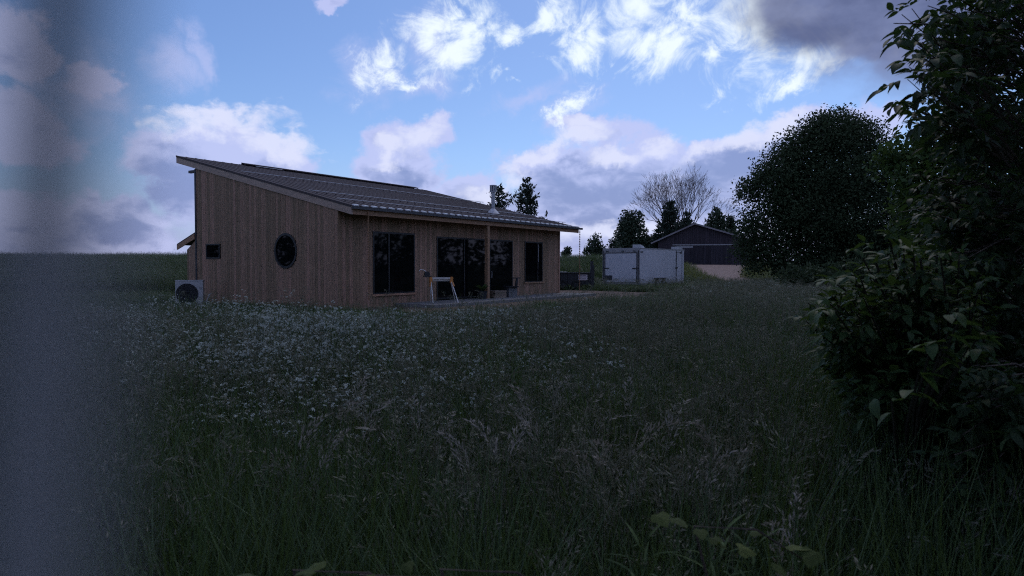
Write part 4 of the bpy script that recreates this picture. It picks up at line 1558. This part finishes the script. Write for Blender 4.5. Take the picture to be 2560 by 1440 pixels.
for v in range(2):                                       # f: short yellowish grass
    mm = MB()
    for k in range(16):
        blade(mm, rng.gauss(0, .10), rng.gauss(0, .10), rng.uniform(.12, .30), rng.uniform(.03, .14), rng.uniform(0, 6.28), rng.uniform(.008, .014), 5, 2)
    proto("f_lawn_tuft_%d" % v, mm, MATS)
IDX = dict(f=(13, 2), a=(0, 3), b=(3, 3), c=(6, 3), d=(9, 2), e=(11, 2))

ng = bpy.data.node_groups.new("meadow_instancer", 'GeometryNodeTree')
ng.interface.new_socket("Geometry", in_out='INPUT', socket_type='NodeSocketGeometry')
ng.interface.new_socket("Geometry", in_out='OUTPUT', socket_type='NodeSocketGeometry')
gi, go = ng.nodes.new("NodeGroupInput"), ng.nodes.new("NodeGroupOutput")
ci = ng.nodes.new("GeometryNodeCollectionInfo")
ci.inputs["Collection"].default_value = PROTO
ci.inputs["Separate Children"].default_value = True
ci.inputs["Reset Children"].default_value = True
iop = ng.nodes.new("GeometryNodeInstanceOnPoints")
iop.inputs["Pick Instance"].default_value = True


def named(n_, typ):
    q = ng.nodes.new("GeometryNodeInputNamedAttribute")
    q.data_type = typ
    q.inputs["Name"].default_value = n_
    return q.outputs["Attribute"]


ng.links.new(gi.outputs[0], iop.inputs["Points"])
ng.links.new(ci.outputs[0], iop.inputs["Instance"])
ng.links.new(named("kind_index", 'INT'), iop.inputs["Instance Index"])
ng.links.new(named("turn", 'FLOAT_VECTOR'), iop.inputs["Rotation"])
ng.links.new(named("size", 'FLOAT_VECTOR'), iop.inputs["Scale"])
ng.links.new(iop.outputs[0], go.inputs[0])


def scatter(name, x, y, kind, sxy, sz, lean=.10):
    n_ = len(x)
    P = np.stack([x, y, ground_z(x, y) - .01], -1)
    me = bpy.data.meshes.new(name)
    me.vertices.add(n_)
    me.vertices.foreach_set("co", P.astype(np.float32).ravel())
    a = me.attributes.new("kind_index", 'INT', 'POINT')
    k0 = np.array([IDX[k][0] for k in kind])
    kn = np.array([IDX[k][1] for k in kind])
    a.data.foreach_set("value", (k0 + (nrg.random(n_) * kn).astype(int)).astype(np.int32))
    a = me.attributes.new("turn", 'FLOAT_VECTOR', 'POINT')
    rot = np.stack([nrg.normal(0, lean, n_), nrg.normal(0, lean, n_), nrg.uniform(0, 6.28, n_)], -1)
    a.data.foreach_set("vector", rot.astype(np.float32).ravel())
    a = me.attributes.new("size", 'FLOAT_VECTOR', 'POINT')
    a.data.foreach_set("vector", np.stack([sxy, sxy, sz], -1).astype(np.float32).ravel())
    me.update()
    o = link(name, me, None, "stuff")
    md = o.modifiers.new("meadow", 'NODES')
    md.node_group = ng
    return o


def fan(n_, d0, d1, az0, az1, power=2.0):
    d = (nrg.random(n_) * (d1 ** power - d0 ** power) + d0 ** power) ** (1 / power)
    return d * nrg.uniform(az0, az1, n_), d


def blocked(x, y):
    a, b = hl(x, y)
    hs = (a > -.15) & (a < 14.6) & (b > -2.1) & (b < 10.2)
    dm = dirt_mask(x, y)
    dv = drive_mask(x, y) & (y > 47)
    ct = np.cos(R(-40)), np.sin(R(-40))
    dx, dy = x - pc.x, y - pc.y
    tx_, ty_ = dx * ct[0] + dy * ct[1], -dx * ct[1] + dy * ct[0]
    tr = (tx_ > -2.8) & (tx_ < .05) & (ty_ > -.05) & (ty_ < 6.3)
    bn = (x > 18) & (x < 30.2) & (y > 85) & (y < 98)
    hp_ = (np.abs(x - hp_c.x) < .75) & (np.abs(y - hp_c.y) < .6)
    return hs | dm | dv | tr | bn | hp_


def tall_limit(az):
    return np.interp(az, [-.6, -.35, -.16, .06, .13, .2, .35, .7], [10.3, 10.3, 10.0, 11.5, 14, 19, 40, 44])


def noise2(x, y, f, s=0.0):
    return (np.sin(x * f + 1.7 + s) * np.sin(y * f * 1.13 + .4 + s) + np.sin(x * f * 2.3 + y * f * 1.9 + s) * .5) / 1.5


# near meadow
x, y = fan(26000, .9, 13.5, -.95, .95)
keep = (y < tall_limit(x / y)) & ~blocked(x, y) & (np.hypot(x, y) > 1.05)
x, y = x[keep], y[keep]
az = x / y
u = nrg.random(len(x))
fl = np.clip(1.0 - np.abs(az + .30) / .48, 0, 1) * np.clip((y - 3.6) / 2.4, 0, 1) * .52
fl = np.where(az > .0, fl * np.clip(1 - az / .35, 0.1, 1), fl)
fl = fl * (1 + .5 * noise2(x, y, 1.4))
sd = (.25 + .26 * np.clip((az + .2) / .3, 0, 1)) * np.clip((y - 1.6) / 1.5, 0.05, 1) * (1 + .6 * noise2(x, y, .9, 2.0))
sd = sd * np.clip(1 - (az - .38) / .15, .1, 1)
wd_ = np.where(y < 3, .07, .05)
kind = np.where(u < fl, 'c', np.where(u < fl + sd, 'b', np.where(u > 1 - wd_, 'e', 'a')))
sz = nrg.uniform(.72, 1.15, len(x)) * (1 + .14 * noise2(x, y, .8, 1.0))
sz = sz * np.interp(y, [3, 7], [1.0, 1.12])
sz = np.where(y < 2.0, sz * np.interp(y, [.9, 2.0], [.75, 1.0]), sz)
scatter("meadow_grass", x, y, kind, nrg.uniform(.8, 1.2, len(x)), sz, .12)
# dense filler of green tufts so no soil shows
x, y = fan(14000, .9, 13.5, -.95, .95)
keep = (y < tall_limit(x / y)) & ~blocked(x, y) & (np.hypot(x, y) > 1.0)
x, y = x[keep], y[keep]
scatter("meadow_undergrowth", x, y, np.where(nrg.random(len(x)) < .07, 'e', 'a'), nrg.uniform(1.0, 1.5, len(x)), nrg.uniform(.45, .8, len(x)), .14)
# meadow beyond, to the right
x, y = fan(30000, 13.5, 46, -.05, .85)
keep = (y < tall_limit(x / y)) & ~blocked(x, y)
x, y = x[keep], y[keep]
u = nrg.random(len(x))
scatter("far_meadow_grass", x, y, np.where(u < .62, 'b', np.where(u < .68, 'c', 'a')), nrg.uniform(1.3, 2.0, len(x)), nrg.uniform(.7, 1.05, len(x)), .12)
# short grass round the buildings
x, y = fan(52000, 8.5, 88, -.95, .95, 1.6)
keep = (y > tall_limit(x / y) - .6) & ~blocked(x, y)
x, y = x[keep], y[keep]
dc = np.interp(y, [48, 60, 72, 86], [17.2, 18.6, 22.0, 25.5])
near_drive = (np.abs(x - dc) < np.interp(y, [48, 60, 72, 86], [3.0, 4.2, 6.0, 8.5])) & (y > 50)
scatter("short_grass", x, y, np.where(near_drive & (nrg.random(len(x)) < .75), 'f', 'd'), np.interp(y, [9, 60], [1.2, 3.2]) * nrg.uniform(.8, 1.2, len(x)), np.interp(y, [9, 60], [.9, 1.7]) * nrg.uniform(.7, 1.3, len(x)), .12)
# tall crop on the rise behind the house
x, y = fan(34000, 30, 76, -.95, .17, 1.5)
az = x / y
st = np.interp(az, [-.5, -.3, -.2, .1], [33, 33, 46, 50])
keep = (y > st) & ~blocked(x, y)
x, y = x[keep], y[keep]
u = nrg.random(len(x))
scatter("field_crop", x, y, np.where(u < .10, 'b', 'a'), nrg.uniform(1.8, 3.0, len(x)), nrg.uniform(.85, 1.2, len(x)) * (1.05 + .16 * noise2(x, y, .35)), .08)
# tall weeds by the white trailer
x, y = fan(900, 38, 46, .10, .34)
keep = ~blocked(x, y) & (y < pc.y + 4)
x, y = x[keep], y[keep]
scatter("trailer_weeds", x, y, np.where(nrg.random(len(x)) < .5, 'e', 'b'), nrg.uniform(1.5, 2.2, len(x)), nrg.uniform(.6, 1.0, len(x)), .1)


# ------------------------------------------------------------------ single plants one can pick out
def seed_plant(px, py, y, label, lean=.15, nst=3):
    p_ = at(px, py, y)
    t_ = thing("brome_grass", label, "grass plant", (p_.x, p_.y, gz_(p_.x, p_.y)), rng.uniform(0, 6), "ripe grass heads standing over the meadow")
    for k in range(nst):
        mm = MB()
        a = rng.uniform(0, 6.28)
        hh = (p_.z + .02) * rng.uniform(.84, 1.0)
        tip = blade(mm, rng.gauss(0, .03), rng.gauss(0, .03), hh, rng.uniform(.05, lean), a, .004, 0, 5)
        mm.build("stem", M['drygrass'], t_)
        mm = MB()
        head(mm, tip, a, 0, 60, rng.uniform(.18, .27), rng.uniform(.4, .9))
        mm.build("seed_head", M['palehead'], t_)


for px, py, y, lb in ((1610, 965, 2.7, "pale brome head rising straight up in the middle right of the meadow"),
                      (1510, 1020, 2.6, "brome clump with bushy pale heads left of the straight one in mid meadow"),
                      (1430, 985, 2.8, "fluffy brome clump in the very centre of the meadow"),
                      (1370, 960, 3.2, "slanted brome head leaning right left of the central clump"),
                      (1240, 1050, 2.7, "drooping brome clump below the sawhorse in the meadow"),
                      (1060, 1010, 2.8, "arching brome clump left of centre among white flowers"),
                      (860, 960, 3.0, "pale brome head among the white flowers on the left"),
                      (1660, 1090, 2.4, "thin pale brome stalk in the lower right meadow"),
                      (1850, 1020, 2.9, "lone brome stalk near the shrub at right"),
                      (770, 1060, 2.6, "upright brome head in the left foreground"),
                      (1960, 1290, 1.9, "bleached brome stalk in the bottom right corner of the meadow")):
    seed_plant(px, py, y, lb)


def flower_stalk(px, py, y, label):
    p_ = at(px, py, y)
    t_ = thing("white_wildflower", label, "wildflower", (p_.x, p_.y, gz_(p_.x, p_.y)), 0, "white wildflowers in front of the end wall")
    mm = MB()
    tip = blade(mm, 0, 0, p_.z - .02, rng.uniform(.03, .12), rng.uniform(0, 6.28), .006, 0, 4)
    mm.build("stem", M['stem'], t_)
    mm = MB()
    for q in range(9):
        flower(mm, tip + Vector((rng.gauss(0, .05), rng.gauss(0, .05), rng.uniform(-.16, .02))), rng.uniform(.014, .020), 0)
    mm.build("blossom", M['petal'], t_)


for px, py, y, lb in ((602, 748, 8.6, "tall white wildflower against the end wall below the square window"), (590, 722, 9.2, "tallest white wildflower against the left part of the end wall"),
                      (730, 722, 8.8, "tall white wildflower just below the round window"), (750, 740, 8.4, "white wildflower right of and below the round window"),
                      (715, 745, 8.0, "white wildflower left below the round window"), (640, 752, 8.2, "white wildflower midway between the two end wall windows"),
                      (840, 750, 8.1, "white wildflower below the front corner of the end wall"), (555, 765, 8.6, "white wildflower at the right side of the heat pump"),
                      (920, 762, 8.0, "white wildflower before the left edge of the front window"), (690, 768, 7.4, "short white wildflower at the base of the end wall under the round window")):
    flower_stalk(px, py, y, lb)


def rosette(px, py, y, label, name="goldenrod", n_=30, ln=.24, mt='weed'):
    p_ = at(px, py, y)
    z0 = gz_(p_.x, p_.y)
    t_ = thing(name, label, "weed", (p_.x, p_.y, z0), 0, "leafy weeds at the bottom of the meadow")
    hh = p_.z - z0
    mm = MB()
    blade(mm, 0, 0, hh, .03, 1.0, .008, 0, 4)
    mm.build("stem", M['stem'], t_)
    me = leaf_mesh("leaf", 1.0, .085, .3, .35, M[mt])
    for k in range(n_):
        u = (k + 1) / n_
        a = k * 2.4 + rng.uniform(-.2, .2)
        o = bpy.data.objects.new("leaf", me)
        COL.objects.link(o)
        o.parent = t_
        el = .15 + .75 * u
        o.matrix_local = frame_mat(Vector((0.015 * math.cos(a), .015 * math.sin(a), hh * (.45 + .55 * u))), Vector((math.cos(a), math.sin(a), el)), Vector((0, 0, 1)), ln * rng.uniform(.7, 1.05))


rosette(1610, 1350, 1.75, "pointed leaved green weed at the bottom edge right of centre", ln=.10)
rosette(1795, 1345, 1.8, "narrow leaved weed beside the yellow green vine at the bottom right", ln=.11)
rosette(1885, 1360, 1.8, "spiky weed farthest right along the bottom edge", ln=.095)


def vine(px, py, y, label, n_=7, size=.050):
    p_ = at(px, py, y)
    z0 = gz_(p_.x, p_.y)
    t_ = thing("grape_vine", label, "vine", (p_.x, p_.y, z0), 0, "yellow green vines in the foreground grass")
    hh = p_.z - z0
    pts = [(0, 0, 0), (.03, -.02, hh * .6), (-.05, 0, hh * .97), (.12, .02, hh * .95), (.25, .03, hh * .85)]
    MB().tube(pts, [.006, .005, .004, .003, .002], 5).build("stem", M['bark'], t_)
    # lobed leaf outline
    out_ = []
    for k in range(15):
        a = -math.pi / 2 + 2 * math.pi * (k + .5) / 15
        r_ = .5 * (1 + .22 * math.cos(3 * (a - math.pi / 2))) * (1 + (.07 if k % 2 else -.07))
        out_.append((r_ * math.cos(a), .45 + r_ * math.sin(a), -.25 * (r_ * math.cos(a)) ** 2))
    me = bpy.data.meshes.new("leaf")
    me.from_pydata([(0, .45, .06)] + out_, [], [(0, 1 + k, 1 + (k + 1) % 15) for k in range(15)])
    me.materials.append(M['vine'])
    me.update()
    for k in range(n_):
        o = bpy.data.objects.new("leaf", me)
        COL.objects.link(o)
        o.parent = t_
        u = k / (n_ - 1)
        o.matrix_local = frame_mat(Vector((-.14 + .4 * u, rng.gauss(0, .04), hh * (.99 - .12 * u) + rng.uniform(-.04, .03))), Vector((rng.uniform(-1, 1), rng.uniform(-1, .1), rng.uniform(-.5, .2))), Vector((rng.gauss(0, .3), -.3, 1)), size * rng.uniform(.6, 1.15))


vine(1785, 1290, 1.75, "yellow green vine with lobed leaves at the lower right of the meadow", 9)
vine(960, 1410, 1.5, "single yellow green vine at the bottom edge left of centre", 4, .05)
vine(1160, 1395, 1.5, "small yellow green vine at the bottom edge near the centre", 3, .05)
vine(790, 1400, 1.55, "dull vine with a bent leaf in the bottom left foreground", 4, .05)

# ------------------------------------------------------------------ the blurred stalk close to the lens
t = thing("dry_stalk", "pale dry stalk standing close to the viewer, blurred along the left edge", "plant", (-.1355, .0210, 0))
m = MB()
pts = [(0.0807 * z, 0.0, z) for z in (0, .5, 1.0, 1.40, 1.485, 1.497, 1.510, 1.6, 1.75, 1.9)]
m.tube(pts, [.0025, .0023, .0021, .0020, .0019, .00175, .0016, .0015, .0013, .0009], 12)
m.build("stem", M['stalk'], t, smooth=True)
m = MB()
head(m, Vector((.153, 0, 1.95)), 0, 0, 60, .22, .4)
m.build("seed_head", M['drygrass'], t)
